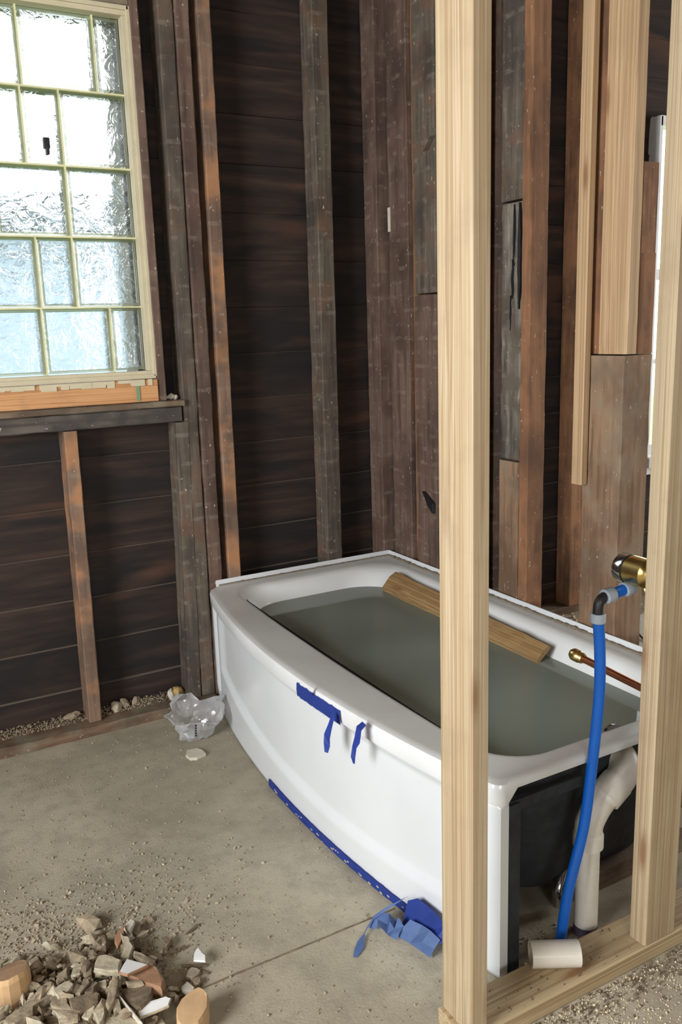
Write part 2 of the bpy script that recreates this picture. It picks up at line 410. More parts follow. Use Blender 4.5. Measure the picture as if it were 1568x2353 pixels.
part('vent_latch', M['black'], w1, lambda bm: (box(bm, -1.121, -1.103, .016, .0335, 1.792, 1.822, .003), box(bm, -1.117, -1.107, .010, .03, 1.775, 1.80, .003)))
# outer reveal of the window opening
bm = bmesh.new()
box(bm, -.868, -.848, .131, .27, 1.10, 2.24); box(bm, -1.64, -.868, .131, .24, 1.08, 1.12); box(bm, -1.64, -.868, .131, .24, 2.2, 2.24)
tr = structure('trim_1', bm, M['reveal'])

w2 = empty('window_2', (1.9, .06, .6)); w2['kind'] = 'structure'
def frame2(bm):
    box(bm, 1.40, 2.33, .05, .09, .56, .60, .003); box(bm, 1.40, 2.33, .0, .05, .60, .645, .004); box(bm, 1.418, 1.437, .04, .1, .645, 2.1, .003)
    box(bm, 2.27, 2.3, .04, .1, .645, 2.1); box(bm, 1.425, 2.3, .04, .1, 2.06, 2.1)
part('window_frame', M['white_trim'], w2, frame2)
part('sash', M['white_trim'], w2, lambda bm: (box(bm, 1.438, 2.27, .055, .085, 1.43, 1.475, .003), box(bm, 1.438, 2.27, .06, .08, 1.065, 1.085, .003), box(bm, 1.438, 2.27, .055, .085, .645, .70, .003)))
def gp(bm): box(bm, 1.438, 2.27, .068, .072, .70, 2.06)
def clear_glass():
    s = NT('clear_pane'); tr = s.n('ShaderNodeBsdfTransparent'); tr.inputs[0].default_value = (.93, .97, .95, 1)
    gl = s.n('ShaderNodeBsdfGlossy'); gl.inputs['Roughness'].default_value = .01; m = s.n('ShaderNodeMixShader'); m.inputs[0].default_value = .07; s.l(tr.outputs[0], m.inputs[1]); s.l(gl.outputs[0], m.inputs[2]); s.l(m.outputs[0], s.out.inputs[0]); return s.m
part('pane', clear_glass(), w2, gp)

# ---------------------------------------------------------------- lumber
def lumber(name, x0, x1, y0, y1, z0, z1, mat, label=None, cat='stud', group=None, ax=2, rough=.0, cham=.003, lean=(0, 0), seed=0, parent=None, seg=.03, cut=None):
    """a board or stud; ax = length axis; rough = edge waviness; lean = shift of the far end in the two cross axes"""
    lo = [x0, y0, z0]; hi = [x1, y1, z1]; a, b = [i for i in range(3) if i != ax]
    n = max(2, int((hi[ax]-lo[ax])/seg)) if rough else 1
    c = cham; u0, u1, v0, v1 = lo[a], hi[a], lo[b], hi[b]
    prof = [(u0+c, v0), (u1-c, v0), (u1, v0+c), (u1, v1-c), (u1-c, v1), (u0+c, v1), (u0, v1-c), (u0, v0+c)]
    bm = bmesh.new(); loops = []
    for i in range(n+1):
        t = i/n; w = lo[ax]+(hi[ax]-lo[ax])*t; L = []
        for k, (u, v) in enumerate(prof):
            if rough:
                q = (k//2)*3.7+seed*11.3
                u2 = u + rough*noise.noise((w*14, q, seed)) + rough*.6*noise.noise((w*55, q, seed+3)); v2 = v + rough*noise.noise((w*14, q+50, seed)) + rough*.6*noise.noise((w*55, q+50, seed+3))
            else: u2, v2 = u, v
            p = [0, 0, 0]; p[ax] = w; p[a] = u2+lean[0]*t; p[b] = v2+lean[1]*t
            if cut and i == n: p[ax] += cut[0]*(u-u0)/(u1-u0)+cut[1]*(v-v0)/(v1-v0)
            if cut and i == 0 and len(cut) > 2: p[ax] += cut[2]*(u-u0)/(u1-u0)+cut[3]*(v-v0)/(v1-v0)
            L.append(p)
        loops.append(L)
    loft(bm, loops, True, True, True)
    org = (lo[0]+hi[0])/2, (lo[1]+hi[1])/2, z0
    o = bm_obj(name, bm, mat, parent, org)
    if parent is None: tag(o, label, cat, group)
    return o
OB, OG, OO, ORD, OT = M['old_brown'], M['old_grey'], M['old_orange'], M['old_red'], M['old_tan']
PT = .036; CT = 2.618
lumber('sole_plate', -3.55, -.728, -.028, .09, .0, .034, M['plate_old'], 'old brown wooden floor plate along the foot of the window wall', 'floor plate', ax=0, rough=.003, seed=1)
lumber('sole_plate', -.722, 3.35, .006, .09, .0, .034, M['plate_old'], 'old floor plate behind the bathtub under the dark wall', 'floor plate', ax=0, rough=.002, seed=2)
lumber('wall_stud', -1.158, -1.118, .0, .09, PT, .983, OO, 'short orange-brown stud standing under the glass block window', rough=.0016, seed=3, lean=(.010, 0))
lumber('wall_stud', -.818, -.775, .0, .088, PT, .983, OG, 'grey half-height stud under the right end of the window ledge', rough=.0018, seed=4, lean=(.022, 0))
lumber('wall_stud', -.772, -.724, .002, .088, PT, CT, OG, 'tall grey-brown stud just right of the window cavity', rough=.002, seed=5, lean=(.012, 0))
lumber('wall_stud', -.721, -.677, -.006, .088, PT, CT, OB, 'tall reddish-brown stud doubled against a grey stud left of the black gap', rough=.002, seed=6, lean=(.012, 0))
lumber('wall_stud', -.650, -.606, -.004, .088, PT, CT, OO, 'tall stud with patchy orange face just right of the narrow black gap', rough=.0018, seed=7, lean=(.010, 0))
lumber('wall_stud', -.262, -.202, .002, .088, PT, CT, OG, 'lone grey stud in the middle of the dark board wall behind the tub', rough=.002, seed=8, lean=(.014, 0))
lumber('wall_stud', -.02, .055, .002, .088, PT, CT, OB, 'dark brown stud tucked in the far corner of the room', rough=.0015, seed=9)
lumber('wall_stud', .50, .545, .002, .088, PT, CT, OB, 'dark stud on the board wall seen through the old posts', rough=.001, seed=10)
lumber('wall_stud', .93, 1.0, .002, .088, PT, CT, ORD, 'very dark brown stud on the board wall, seen left of the narrow new plank', rough=.001, seed=11)
lumber('wall_stud', 1.22, 1.27, -.01, .088, PT, CT, OB, 'dark brown trimmer stud beside the clear window, farther from the glass', rough=.001, seed=12)
lumber('wall_stud', 1.28, 1.372, -.006, .088, PT, 1.9, ORD, 'reddish-brown trimmer stud directly left of the clear window', rough=.001, seed=13)
lumber('wall_stud', -1.70, -1.635, .0, .09, PT, CT, OB, 'old stud on the far left side of the glass block window', rough=.001, seed=14)
lumber('wall_stud', -2.10, -2.055, .0, .09, PT, CT, OG, 'old grey stud on the board wall farther left of the window', rough=.001, seed=15)
# window woodwork
lumber('window_ledge', -1.62, -.776, -.002, .092, .986, 1.034, M['ledge'], 'thick grey timber ledge under the glass block window', 'ledge', ax=0, rough=.002, seed=16)
lumber('window_stool', -1.62, -.768, -.014, .092, 1.036, 1.056, M['plate_old'], 'thin brown board lying on the grey ledge below the window', 'board', ax=0, rough=.0015, seed=17)
so = lumber('window_sill', -1.6, -.853, -.018, .03, 1.058, 1.126, M['sill_orange'], 'orange pine sill board with peeling cream paint below the glass blocks', 'sill', ax=0, cham=.002)
bm = bmesh.new()
for i in range(34):
    x = random.uniform(-1.36, -.865); w = random.uniform(.012, .05); h = random.uniform(.004, .02)
    box(bm, x-w/2, min(x+w/2, -.855), -.0200-random.uniform(0, .002), -.0178, 1.126-h, 1.127)
bm_obj('peeling_paint', bm, M['cream'], so)['label'] = 'cream paint remnants'
bm = bmesh.new(); box(bm, -.922, -.912, -.0215, -.0182, 1.062, 1.112); bm_obj('green_mark', bm, M['green'], so)['label'] = 'green tape strip'
lumber('window_jamb', -.850, -.824, -.012, .092, 1.058, 2.30, OB, 'brown side jamb board right of the glass block window', 'jamb', rough=.0008, seed=18)
lumber('window_header', -1.62, -.824, -.012, .092, 2.302, 2.42, OO, 'wooden header board above the glass block window', 'header', ax=0, rough=.001, seed=19)
lumber('head_casing', -1.62, -.852, -.006, .03, 2.192, 2.30, M['plate_old'], 'reddish-brown board between the window head and the header', 'board', ax=0, rough=.001, seed=20)
def rock(bm, c, r, sq=(1, 1, 1), jit=.28, sub=1):
    g = bmesh.ops.create_icosphere(bm, subdivisions=sub, radius=1)['verts']
    rot = Matrix.Rotation(random.uniform(0, 6.28), 3, Vector((random.random()-.5, random.random()-.5, random.random()-.5)).normalized())
    for v in g:
        p = v.co*(1+random.uniform(-jit, jit)); p = Vector((p.x*sq[0], p.y*sq[1], p.z*sq[2]))
        v.co = rot @ p * r + Vector(c)
for i, (x, s_) in enumerate(((-.818, .010), (-.800, .013), (-.786, .009))):
    bm = bmesh.new(); rock(bm, (x, .02, 1.0565+s_*.72), s_, (1.2, .9, .8), .15); tag(bm_obj('plaster_lump', bm, M['plaster'], origin=(x, .02, 1.057)), 'small pale plaster lump on the end of the window board', 'plaster', 'plaster lumps on the window board')

# partition of old posts along the right side of the tub
lumber('partition_plate', .004, .104, -1.30, -.01, 0, .034, M['plate_old'], 'old floor plate under the posts behind the long side of the tub', 'floor plate', ax=1, rough=.002, seed=21)
lumber('partition_post', .006, .10, -.150, -.032, PT, CT, OB, 'brown plaster-flecked post nearest the dark corner behind the tub', 'post', rough=.002, seed=22)
bm = bmesh.new(); box(bm, .0015, .0035, -.050, -.034, 1.585, 1.665); 
tag(bm_obj('wood_sliver', bm, M['plaster'], origin=(.002, -.042, 1.585)), 'small pale splinter stuck to the edge of the corner post', 'splinter')
lumber('groove_shade_strip', .022, .07, -.182, -.155, PT, CT, M['old_red'], 'dark reddish strip standing in for shade in the groove between the two corner posts', 'strip', rough=.001, seed=40)  # added dark board; its colour makes the groove look shaded
lumber('partition_post', .006, .10, -.305, -.186, PT, 1.362, OB, 'lower length of the broken brown post, below the crack', 'post', rough=.002, seed=23)
lumber('partition_post', .008, .10, -.305, -.186, 1.368, 1.84, OG, 'middle grey-brown length of the broken post left of the new stud', 'post', rough=.002, seed=24, cut=(0, -.12))
lumber('partition_post', .006, .10, -.305, -.186, 1.87, CT, OG, 'upper length of the broken post with a slanted lower end', 'post', rough=.002, seed=25, cut=(0, 0, 0, -.12))
bm = bmesh.new(); bm2 = [(.003, -.24, .70), (.003, -.30, .665), (.003, -.30, .63), (.003, -.27, .655)]
loft(bm, [bm2, [(x-.012, y, z) for x, y, z in bm2]], True, True, True)
tag(bm_obj('metal_shard', bm, M['black'], origin=(0, -.27, .66)), 'dark hooked metal shard sticking from the brown post', 'shard')
lumber('partition_post', .008, .10, -.724, -.632, 1.60, CT, OG, 'mossy grey upper post above the rotten board', 'post', rough=.002, seed=26)
rt = lumber('partition_post', .012, .10, -.722, -.634, .862, 1.594, M['rotten'], 'rotten grey split board in the middle of the weathered post', 'post', rough=.005, seed=27)
def crack(bm):
    for (y, za, zb, w) in ((-.690, 1.42, 1.588, .003), (-.684, 1.33, 1.44, .003), (-.678, 1.24, 1.34, .0022)):
        L = []
        for i in range(9):
            zz = za+(zb-za)*i/8; yy = y+.004*noise.noise((zz*30, 0, 0)); ww = w*math.sin(math.pi*(i+.3)/8.6)
            L.append([(.0065, yy-ww, zz), (.0065, yy+ww, zz), (.0112, yy+ww, zz), (.0112, yy-ww, zz)])
        loft(bm, L, True, True, True)
    L = []
    for i in range(12):
        zz = 1.30+.29*i/11; ww = .010*math.sin(math.pi*(i+.4)/11.8)+.001; yy = -.716+.006*noise.noise((zz*30, 4, 0))
        L.append([(.0045, yy-ww*.6, zz), (.0045, yy+ww*.6, zz), (.0115, yy+ww*.6, zz), (.0115, yy-ww*.6, zz)])
    loft(bm, L, True, True, True)
part('split', M['black'], rt, crack)['label'] = 'dark splits'
lumber('partition_post', .006, .10, -.722, -.634, PT, .856, OT, 'tan-grey lower length of the weathered post behind the tub', 'post', rough=.0018, seed=28)
lumber('partition_post', .004, .070, -.764, -.727, PT, CT, ORD, 'tall orange-brown post close against the weathered post', 'post', rough=.0018, seed=29)
# third post with newer wood nailed on
lumber('partition_post', .006, .108, -1.112, -.982, PT, 1.172, OT, 'wide tan and orange old post below the newer wood', 'post', rough=.0025, seed=30)
lumber('partition_post', .052, .108, -1.112, -.982, 1.176, 1.42, ORD, 'old brown stub behind the new pine stud, flush with its orange side', 'post', rough=.001, seed=31)
lumber('partition_stud', .006, .046, -1.118, -1.024, 1.176, CT, M['pine2'], 'new pine stud with dark knots standing on the wide old post', rough=.0006, seed=32, cham=.004)
lumber('nailed_plank', -.020, .004, -1.004, -.966, .832, CT, M['pine2'], 'narrow light new plank ending in mid-air left of the knotty pine stud', 'plank', rough=0, seed=33, cham=.003)
lumber('partition_stud', .018, .05, -1.020, -.984, 1.176, CT, ORD, 'thin reddish batten in the shadow between the narrow plank and knotty stud', rough=.001, seed=34)

# new framing at the drain end
lumber('new_floor_plate', -.884, 1.2, -1.640, -1.551, 0, .038, M['pine_x'], 'new dusty pine floor plate across the drain end of the tub', 'floor plate', ax=0, cham=.003)
lumber('new_stud', -.877, -.839, -1.639, -1.552, .039, CT, M['pine'], 'bright new pine stud standing in front of the bathtub', cham=.004)
lumber('new_stud', -.446, -.357, -1.639, -1.598, .039, CT, M['pine'], 'new pine stud at the right edge with the brass valve behind it', cham=.004)

# ---------------------------------------------------------------- bathtub
TH = .4215
tub = empty('bathtub', (-.4, -.76, 0))
tag(tub, 'white alcove bathtub with a bowed front, full of murky water', 'bathtub')
def rr(x0, x1, y0, y1, r, bow, z, ns=26, nc=8, rc=None):
    """rounded rectangle loop (fixed vertex count), front side x0 bowed outward"""
    rs = rc or (r, r, r, r); P = []
    cs = [(x0, y0, math.pi), (x1, y0, 1.5*math.pi), (x1, y1, 0), (x0, y1, .5*math.pi)]
    corners = []
    for (cx, cy, a0), q in zip(cs, rs):
        ox = cx+(q if cx == x0 else -q); oy = cy+(q if cy == y0 else -q)
        corners.append([(ox+q*math.cos(a0+.5*math.pi*i/nc), oy+q*math.sin(a0+.5*math.pi*i/nc)) for i in range(nc+1)])
    for i, c in enumerate(corners):
        P += c; a = c[-1]; b = corners[(i+1) % 4][0]
        for k in range(1, ns): P.append((a[0]+(b[0]-a[0])*k/ns, a[1]+(b[1]-a[1])*k/ns))
    out = []
    for x, y in P:
        t = (y-y0)/(y1-y0); wx = max(0, min(1, (x1-x)/(x1-x0)))
        out.append((x-bow*max(0, math.sin(math.pi*max(0, min(1, t))))**.8*wx**3, y, z))
    return out
X1 = -.004; Y0 = -1.528; Y1 = -.006
def basin(bm):
    BW = .092
    L = []
    L.append(rr(-.722+.010, X1-.004, Y0+.006, Y1-.004, .02, BW, TH-.050, rc=(.012, .01, .01, .03)))
    L.append(rr(-.722, X1, Y0, Y1, .02, BW, TH-.046, rc=(.014, .01, .01, .035)))
    L.append(rr(-.726, X1, Y0, Y1, .02, BW, TH-.014, rc=(.016, .01, .01, .04)))
    L.append(rr(-.722, X1-.002, Y0+.003, Y1-.002, .02, BW, TH-.004, rc=(.018, .01, .01, .04)))
    L.append(rr(-.714, X1-.006, Y0+.010, Y1-.006, .02, BW, TH, rc=(.02, .01, .01, .045)))
    L.append(rr(-.708, X1-.012, Y0+.016, Y1-.012, .02, BW-.004, TH, rc=(.02, .01, .01, .045)))
    L.append(rr(-.676, X1-.042, Y0+.046, Y1-.042, .1, .020, TH-.0005, rc=(.11, .12, .12, .10)))
    L.append(rr(-.669, X1-.052, Y0+.052, Y1-.055, .1, .020, TH-.001, rc=(.11, .12, .12, .10)))
    L.append(rr(-.664, X1-.060, Y0+.058, Y1-.066, .1, .020, TH-.005, rc=(.11, .12, .13, .10)))
    L.append(rr(-.660, X1-.072, Y0+.063, Y1-.078, .1, .020, TH-.014, rc=(.11, .12, .14, .12)))
    L.append(rr(-.646, X1-.086, Y0+.067, Y1-.090, .1, .020, TH-.036, rc=(.11, .13, .15, .13)))
    L.append(rr(-.642, X1-.098, Y0+.070, Y1-.100, .1, .020, TH-.066, rc=(.12, .13, .16, .14)))
    L.append(rr(-.630, X1-.108, Y0+.078, Y1-.125, .1, .018, TH-.12, rc=(.12, .13, .17, .15)))
    L.append(rr(-.612, X1-.122, Y0+.090, Y1-.165, .1, .016, TH-.18, rc=(.12, .13, .18, .16)))
    L.append(rr(-.590, X1-.145, Y0+.110, Y1-.205, .1, .014, TH-.212, rc=(.12, .13, .19, .17)))
    L.append(rr(-.540, X1-.190, Y0+.160, Y1-.260, .1, .012, TH-.222, rc=(.12, .13, .19, .17)))
    for q in (0, 1):
        L[q] = [(x, y, (TH-.016 if (y < Y0+.012 and x > -.692) or x > X1-.02 or y > Y1-.012 else z)) for x, y, z in L[q]]
    L[2] = [(x, y, (TH-.008 if (y < Y0+.012 and x > -.692) or x > X1-.02 or y > Y1-.012 else z)) for x, y, z in L[2]]
    loft(bm, L, True, False, True)
part('basin', M['enamel'], tub, basin, True)
def shell(bm):
    L = []
    for (o, z, ry) in ((.060, TH-.016, 0), (.050, TH-.05, .0), (.056, TH-.1, .012), (.07, TH-.17, .03), (.085, TH-.25, .05), (.10, .10, .07), (.13, .052, .10), (.2, .045, .18)):
        L.append(rr(-.722+o+.01, X1-o, Y0+o-.006, Y1-o-ry, .1, .01, z, rc=(.10, .12, .12, .12)))
    loft(bm, L, True, False, True)
part('basin_shell', M['shell'], tub, shell, True)['label'] = 'black undercoated underside'
def apron(bm):
    NY, NZ = 90, 46; R = []
    for i in range(NY+1):
        t = i/NY; y = Y0+.004+(Y1-.012-(Y0+.004))*t
        base = -.716-.084*max(0, math.sin(math.pi*max(.0, min(1, (y-Y0)/(Y1-Y0)))))**.8
        row = []
        for j in range(NZ+1):
            z = .002+(TH-.048-.002)*j/NZ
            cz = .088+.05*((y+.95)/.65)**2                      # swept crease of the lower band
            cz = min(cz, .20)
            d = .012*sstep(cz-.006, cz+.016, z)*(1-sstep(.345, .368, z))
            d *= sstep(-.10, -.17, y)*sstep(Y0+.03, Y0+.16, y)
            fl = .010*math.exp(-((y+.082)/.008)**2) - .008*math.exp(-((y+.058)/.012)**2)
            if y > -.03: fl += -.004
            row.append((base+d+fl*sstep(.02, .1, z), y, z))
        R.append(row)
    # notch of the apron end over the old floor plate
    for i, row in enumerate(R):
        y = row[0][1]
        if y > -.045:
            for j, p in enumerate(row):
                lim = .085+.02*noise.noise((y*60, 1, 0))
                if p[2] < lim: row[j] = (p[0], p[1], lim-.0005*(NZ-j)*.2)
    V = [[bm.verts.new(p) for p in r] for r in R]
    for a, b in zip(V, V[1:]):
        for k in range(NZ): bm.faces.new((a[k], b[k], b[k+1], a[k+1]))
    # return flange at the drain end
    a = V[0]; prev = [bm.verts.new((v.co.x+.020, v.co.y+.001, v.co.z)) for v in a]
    for k in range(NZ): bm.faces.new((a[k], a[k+1], prev[k+1], prev[k]))
    q = [bm.verts.new((v.co.x, v.co.y+.008, v.co.z)) for v in prev]
    for k in range(NZ): bm.faces.new((prev[k], prev[k+1], q[k+1], q[k]))
ap = part('apron', M['apron'], tub, apron, True)
md = ap.modifiers.new('thick', 'SOLIDIFY'); md.thickness = .003; md.offset = -1
ap2 = part('apron_brace', M['shell'], tub, lambda bm: (box(bm, -.700, -.668, Y0+.006, Y0+.010, .004, TH-.055), box(bm, -.700, -.50, Y0+.014, Y0+.020, TH-.075, TH-.052)))
ap2['label'] = 'dark steel strip inside the drain end'
def flange(bm):
    # raised tiling flange on the two wall sides
    box(bm, -.700, X1+.0005, Y1-.004, Y1, TH-.006, TH+.0186, .0012)
    box(bm, X1-.0035, X1+.0005, Y0+.02, Y1-.0045, TH-.006, TH+.0186, .0012)
part('tiling_flange', M['apron'], tub, flange)
def caulk(bm):
    for k in range(60):
        x = -.69+.68*k/60; h = .003+.003*abs(noise.noise((x*40, 0, 0)))
        box(bm, x, x+.0112, Y1-.0085-h*.5, Y1-.0042, TH-.001, TH+h)
    for k in range(120):
        y = Y1-.012-1.45*k/120; h = .004+.006*abs(noise.noise((y*30, 3, 0)))
        box(bm, X1-.0085-h*.7, X1-.004, y-.0118, y, TH-.001, TH+h)
part('caulk_residue', M['caulk'], tub, caulk)
part('overflow_plate', M['chrome'], tub, lambda bm: tube(bm, [(-.335, Y0+.085, TH-.05), (-.335, Y0+.093, TH-.052)], .032, 24), False)
def drain(bm):
    tube(bm, smoothpts([(-.36, -1.39, .10), (-.40, -1.405, .09), (-.455, -1.42, .075), (-.478, -1.43, .05), (-.478, -1.43, .012)], 5), .012, 14)
part('drain_shoe', M['chrome'], tub, drain, True)
part('support_block', M['plate_old'], tub, lambda bm: box(bm, -.40, -.06, -1.43, -1.39, .0, .048))
# water
bm = bmesh.new()
L = rr(-.6425, X1-.0975, Y0+.0695, Y1-.0995, .1, .020, .357, rc=(.12, .13, .16, .14))
L = [(x*1.0, y, .357) for x, y, z in L]
bm.faces.new([bm.verts.new(p) for p in L])
WATER=True
tag(bm_obj('water', bm, M['water'], origin=(-.37, -.76, .357)), 'murky grey-green water standing in the bathtub', 'water', kind='stuff')
wo = bpy.data.objects['water']
if wo.data.polygons[0].normal.z < 0: wo.data.flip_normals()
bm = bmesh.new()
fl0 = rr(-.600, X1-.135, Y0+.10, Y1-.19, .1, .015, TH-.2005, rc=(.12, .13, .19, .17))
c = Vector((-.36, -.80, 0)); rings = [fl0]
for s_ in (.8, .6, .4, .2): rings.append([(c.x+(x-c.x)*s_, c.y+(y-c.y)*s_, TH-.2005+.002*noise.noise((x*9*s_, y*9*s_, 0))) for x, y, z in fl0])
loft(bm, rings, True, False, True)
tag(bm_obj('silt', bm, M['silt'], origin=(-.37, -.76, .21), smooth=True), 'dark olive silt settled on the bottom of the filled bathtub', 'silt', kind='stuff')
bm = bmesh.new()
tube(bm, [(-.40+.012*math.cos(a*math.tau/24), -.62+.012*math.sin(a*math.tau/24), .2265) for a in range(25)], .002, 8, False)
tag(bm_obj('rubber_ring', bm, M['pex'], origin=(-.40, -.62, .2245)), 'small blue ring lying under the water in the tub', 'ring')
# board lying on the far rim of the tub
bm = bmesh.new(); LP = []
for i in range(34):
    t = i/33; y = -.205-.80*t; w = .062-.018*t; 
    n1 = .004*noise.noise((t*9, 0, 0)); n2 = .004*noise.noise((t*11, 5, 0))
    ex = .03*noise.noise((0, i*.9, 2)) if i == 0 else 0
    x0 = -.156-.004*t+n1; x1 = x0+w; th = .018-.004*t
    z0 = .352+.003*t; z1 = .408+n2-.014*t
    LP.append([(x0, y+ex, z0), (x0-.003, y+ex*.3, z0+th), (x0+w*.45, y-ex*.5, z1-.004), (x1-.008, y-ex, z1+th*.5), (x1, y+ex, z1), (x0+w*.6, y, z0+.022)])
loft(bm, LP, True, True, True)
pk = tag(bm_obj('scrap_board', bm, M['pine_y'], origin=(-.13, -.6, .352)), 'split scrap board lying along the inner far edge of the tub', 'board')

# ---------------------------------------------------------------- plumbing
pvc = empty('drain_pipe', (-0.4780, -1.495, 0))
tag(pvc, 'white plastic waste pipe rising with two elbows at the drain end', 'pipe')
YP = -1.512
part('pipe', M['pvc'], pvc, lambda bm: tube(bm, [(-0.4780, YP, .001), (-0.4780, YP, .225)], .0243, 28), True)
def elb1(bm):
    p = smoothpts([(-0.4780, YP, .205), (-0.4780, YP, .232), (-0.4760, YP, .255), (-0.4590, YP, .281), (-0.4400, YP, .298), (-0.4260, YP, .308)], 5)
    tube(bm, p, .03, 28, radii=[.031 if i < 6 else .0285 for i in range(len(p)-5)]+[.0305]*5)
part('elbow', M['pvc'], pvc, elb1, True)
def elb2(bm):
    p = smoothpts([(-0.4360, YP, .300), (-0.4100, YP, .317), (-0.3860, YP+.002, .331), (-0.3680, YP+.012, .346), (-0.3610, YP+.032, .360), (-0.3610, YP+.07, .366)], 5)
    tube(bm, p, .0325, 28, radii=[.0335]*8+[.0315]*(len(p)-8))
part('elbow', M['pvc'], pvc, elb2, True)
part('joint_line', M['black'], pvc, lambda bm: tube(bm, [(-0.4325, YP, .3025), (-0.4310, YP, .3037)], .0329, 28), True)['label'] = 'black line around the joint'
part('primer_stain', plain('purple_primer', srgb(84, 76, 92), .8, 0, .3), pvc, lambda bm: tube(bm, [(-0.4780, YP, .001), (-0.4780, YP, .012), (-0.4780, YP, .022)], .0249, 28, radii=[.0252, .0249, .0245]), True)

px_ = empty('water_line', (-.55, -1.54, .03))
tag(px_, 'blue plastic water line with grey rings hanging over the tub end', 'pipe')
YB = -1.542
cur = smoothpts([(-.580, YB, .010), (-.574, YB, .06), (-.557, YB, .156), (-.522, YB, .279), (-.504, YB, .415), (-.492, YB, .549), (-.494, YB, .639), (-.5015, YB, .71)], 7)
part('hose', M['pex'], px_, lambda bm: tube(bm, cur, .0108, 18), True)
part('crimp_ring', M['ring'], px_, lambda bm: tube(bm, [(-.5018, YB, .700), (-.5018, YB, .702), (-.5022, YB, .717), (-.5022, YB, .719)], .0135, 22, radii=[.0125, .0145, .0145, .0135]), True)
part('elbow', M['black'], px_, lambda bm: tube(bm, smoothpts([(-.5022, YB, .712), (-.5024, YB, .728), (-.499, YB, .741), (-.488, YB, .748), (-.472, YB, .7495)], 5), .0098, 18), True)
part('crimp_ring', M['ring'], px_, lambda bm: tube(bm, [(-.488, YB, .748), (-.486, YB, .748), (-.467, YB, .750), (-.465, YB, .750)], .0135, 22, radii=[.0125, .0148, .0148, .0135]), True)
part('hose', M['pex'], px_, lambda bm: tube(bm, [(-.466, YB, .750), (-.436, YB, .7535)], .0108, 18), True)
part('crimp_ring', M['ring'], px_, lambda bm: tube(bm, [(-.438, YB, .753), (-.436, YB, .753), (-.416, YB, .756), (-.414, YB, .756)], .0135, 22, radii=[.0125, .0148, .0148, .0135]), True)

vv = empty('shower_valve', (-.415, -1.56, .785))
tag(vv, 'brass shower valve with chrome front mounted behind the right new stud', 'valve')
def vb(bm):
    tube(bm, [(-.415, -1.596, .79), (-.415, -1.586, .79), (-.416, -1.580, .79), (-.416, -1.540, .79)], .03, 32, radii=[.016, .020, .0285, .0285])
part('valve_body', M['brass'], vv, vb, True)
part('valve_collar', M['black'], vv, lambda bm: tube(bm, [(-.416, -1.5398, .79), (-.416, -1.537, .79)], .0292, 32), True)
part('valve_cap', M['chrome'], vv, lambda bm: tube(bm, [(-.416, -1.5368, .79), (-.416, -1.517, .79), (-.416, -1.514, .79)], .029, 32, radii=[.029, .0285, .026]), True)
part('valve_screw', M['chrome'], vv, lambda bm: tube(bm, [(-.432, -1.5138, .79), (-.432, -1.509, .79)], .004, 12), True)
part('inlet', M['brass'], vv, lambda bm: tube(bm, smoothpts([(-.4135, YB, .7565), (-.404, YB, .758), (-.398, YB-.006, .764), (-.398, -1.558, .773)], 4), .010, 16), True)
part('branch', M['brass'], vv, lambda bm: tube(bm, [(-.418, -1.572, .770), (-.418, -1.590, .742)], .007, 12), True)

cu = empty('spout_stub', (-.395, -1.60, .545))
tag(cu, 'copper stub pipe with a brass end cap pointing over the tub', 'pipe')
part('pipe', M['copper'], cu, lambda bm: tube(bm, [(-.392, -1.596, .545), (-.395, -1.388, .557)], .0079, 18), True)
part('end_cap', M['brass'], cu, lambda bm: tube(bm, [(-.3948, -1.402, .5562), (-.3948, -1.399, .5564), (-.395, -1.392, .5568), (-.395, -1.390, .5568), (-.3952, -1.374, .5578), (-.3954, -1.368, .558)], .012, 20, radii=[.010, .0118, .0118, .0135, .0135, .010]), True)
bm = bmesh.new()
tube(bm, smoothpts([(-.29, -1.50, .22), (-.262, -1.505, .16), (-.245, -1.50, .10), (-.235, -1.498, .02), (-.230, -1.498, .011)], 6), .008, 14)
pass
tag(bm_obj('hot_water_line', bm, M['red'], origin=(-.24, -1.50, .01), smooth=True), 'red plastic pipe showing at the far right behind the stud', 'pipe')
# offcut of waste pipe lying on the new plate
bm = bmesh.new()
A = Vector((-.672, -1.560, .038)); B = Vector((-.590, -1.606, .038)); dr = (B-A).normalized(); rr_ = .0248
A.z += rr_; B.z += rr_
n = 32; side = dr.cross(Vector((0, 0, 1))); L = []
for (p, r) in ((A, rr_-.004), (A, rr_), (B, rr_), (B, rr_-.004)):
    L.append([tuple(p + side*math.cos(k*math.tau/n)*r + Vector((0, 0, 1))*math.sin(k*math.tau/n)*r) for k in range(n)])
loft(bm, L+[L[0]])
tag(bm_obj('pipe_offcut', bm, M['pvc'], origin=(-.63, -1.58, .038)), 'short white pipe offcut lying on the new floor plate', 'pipe offcut')

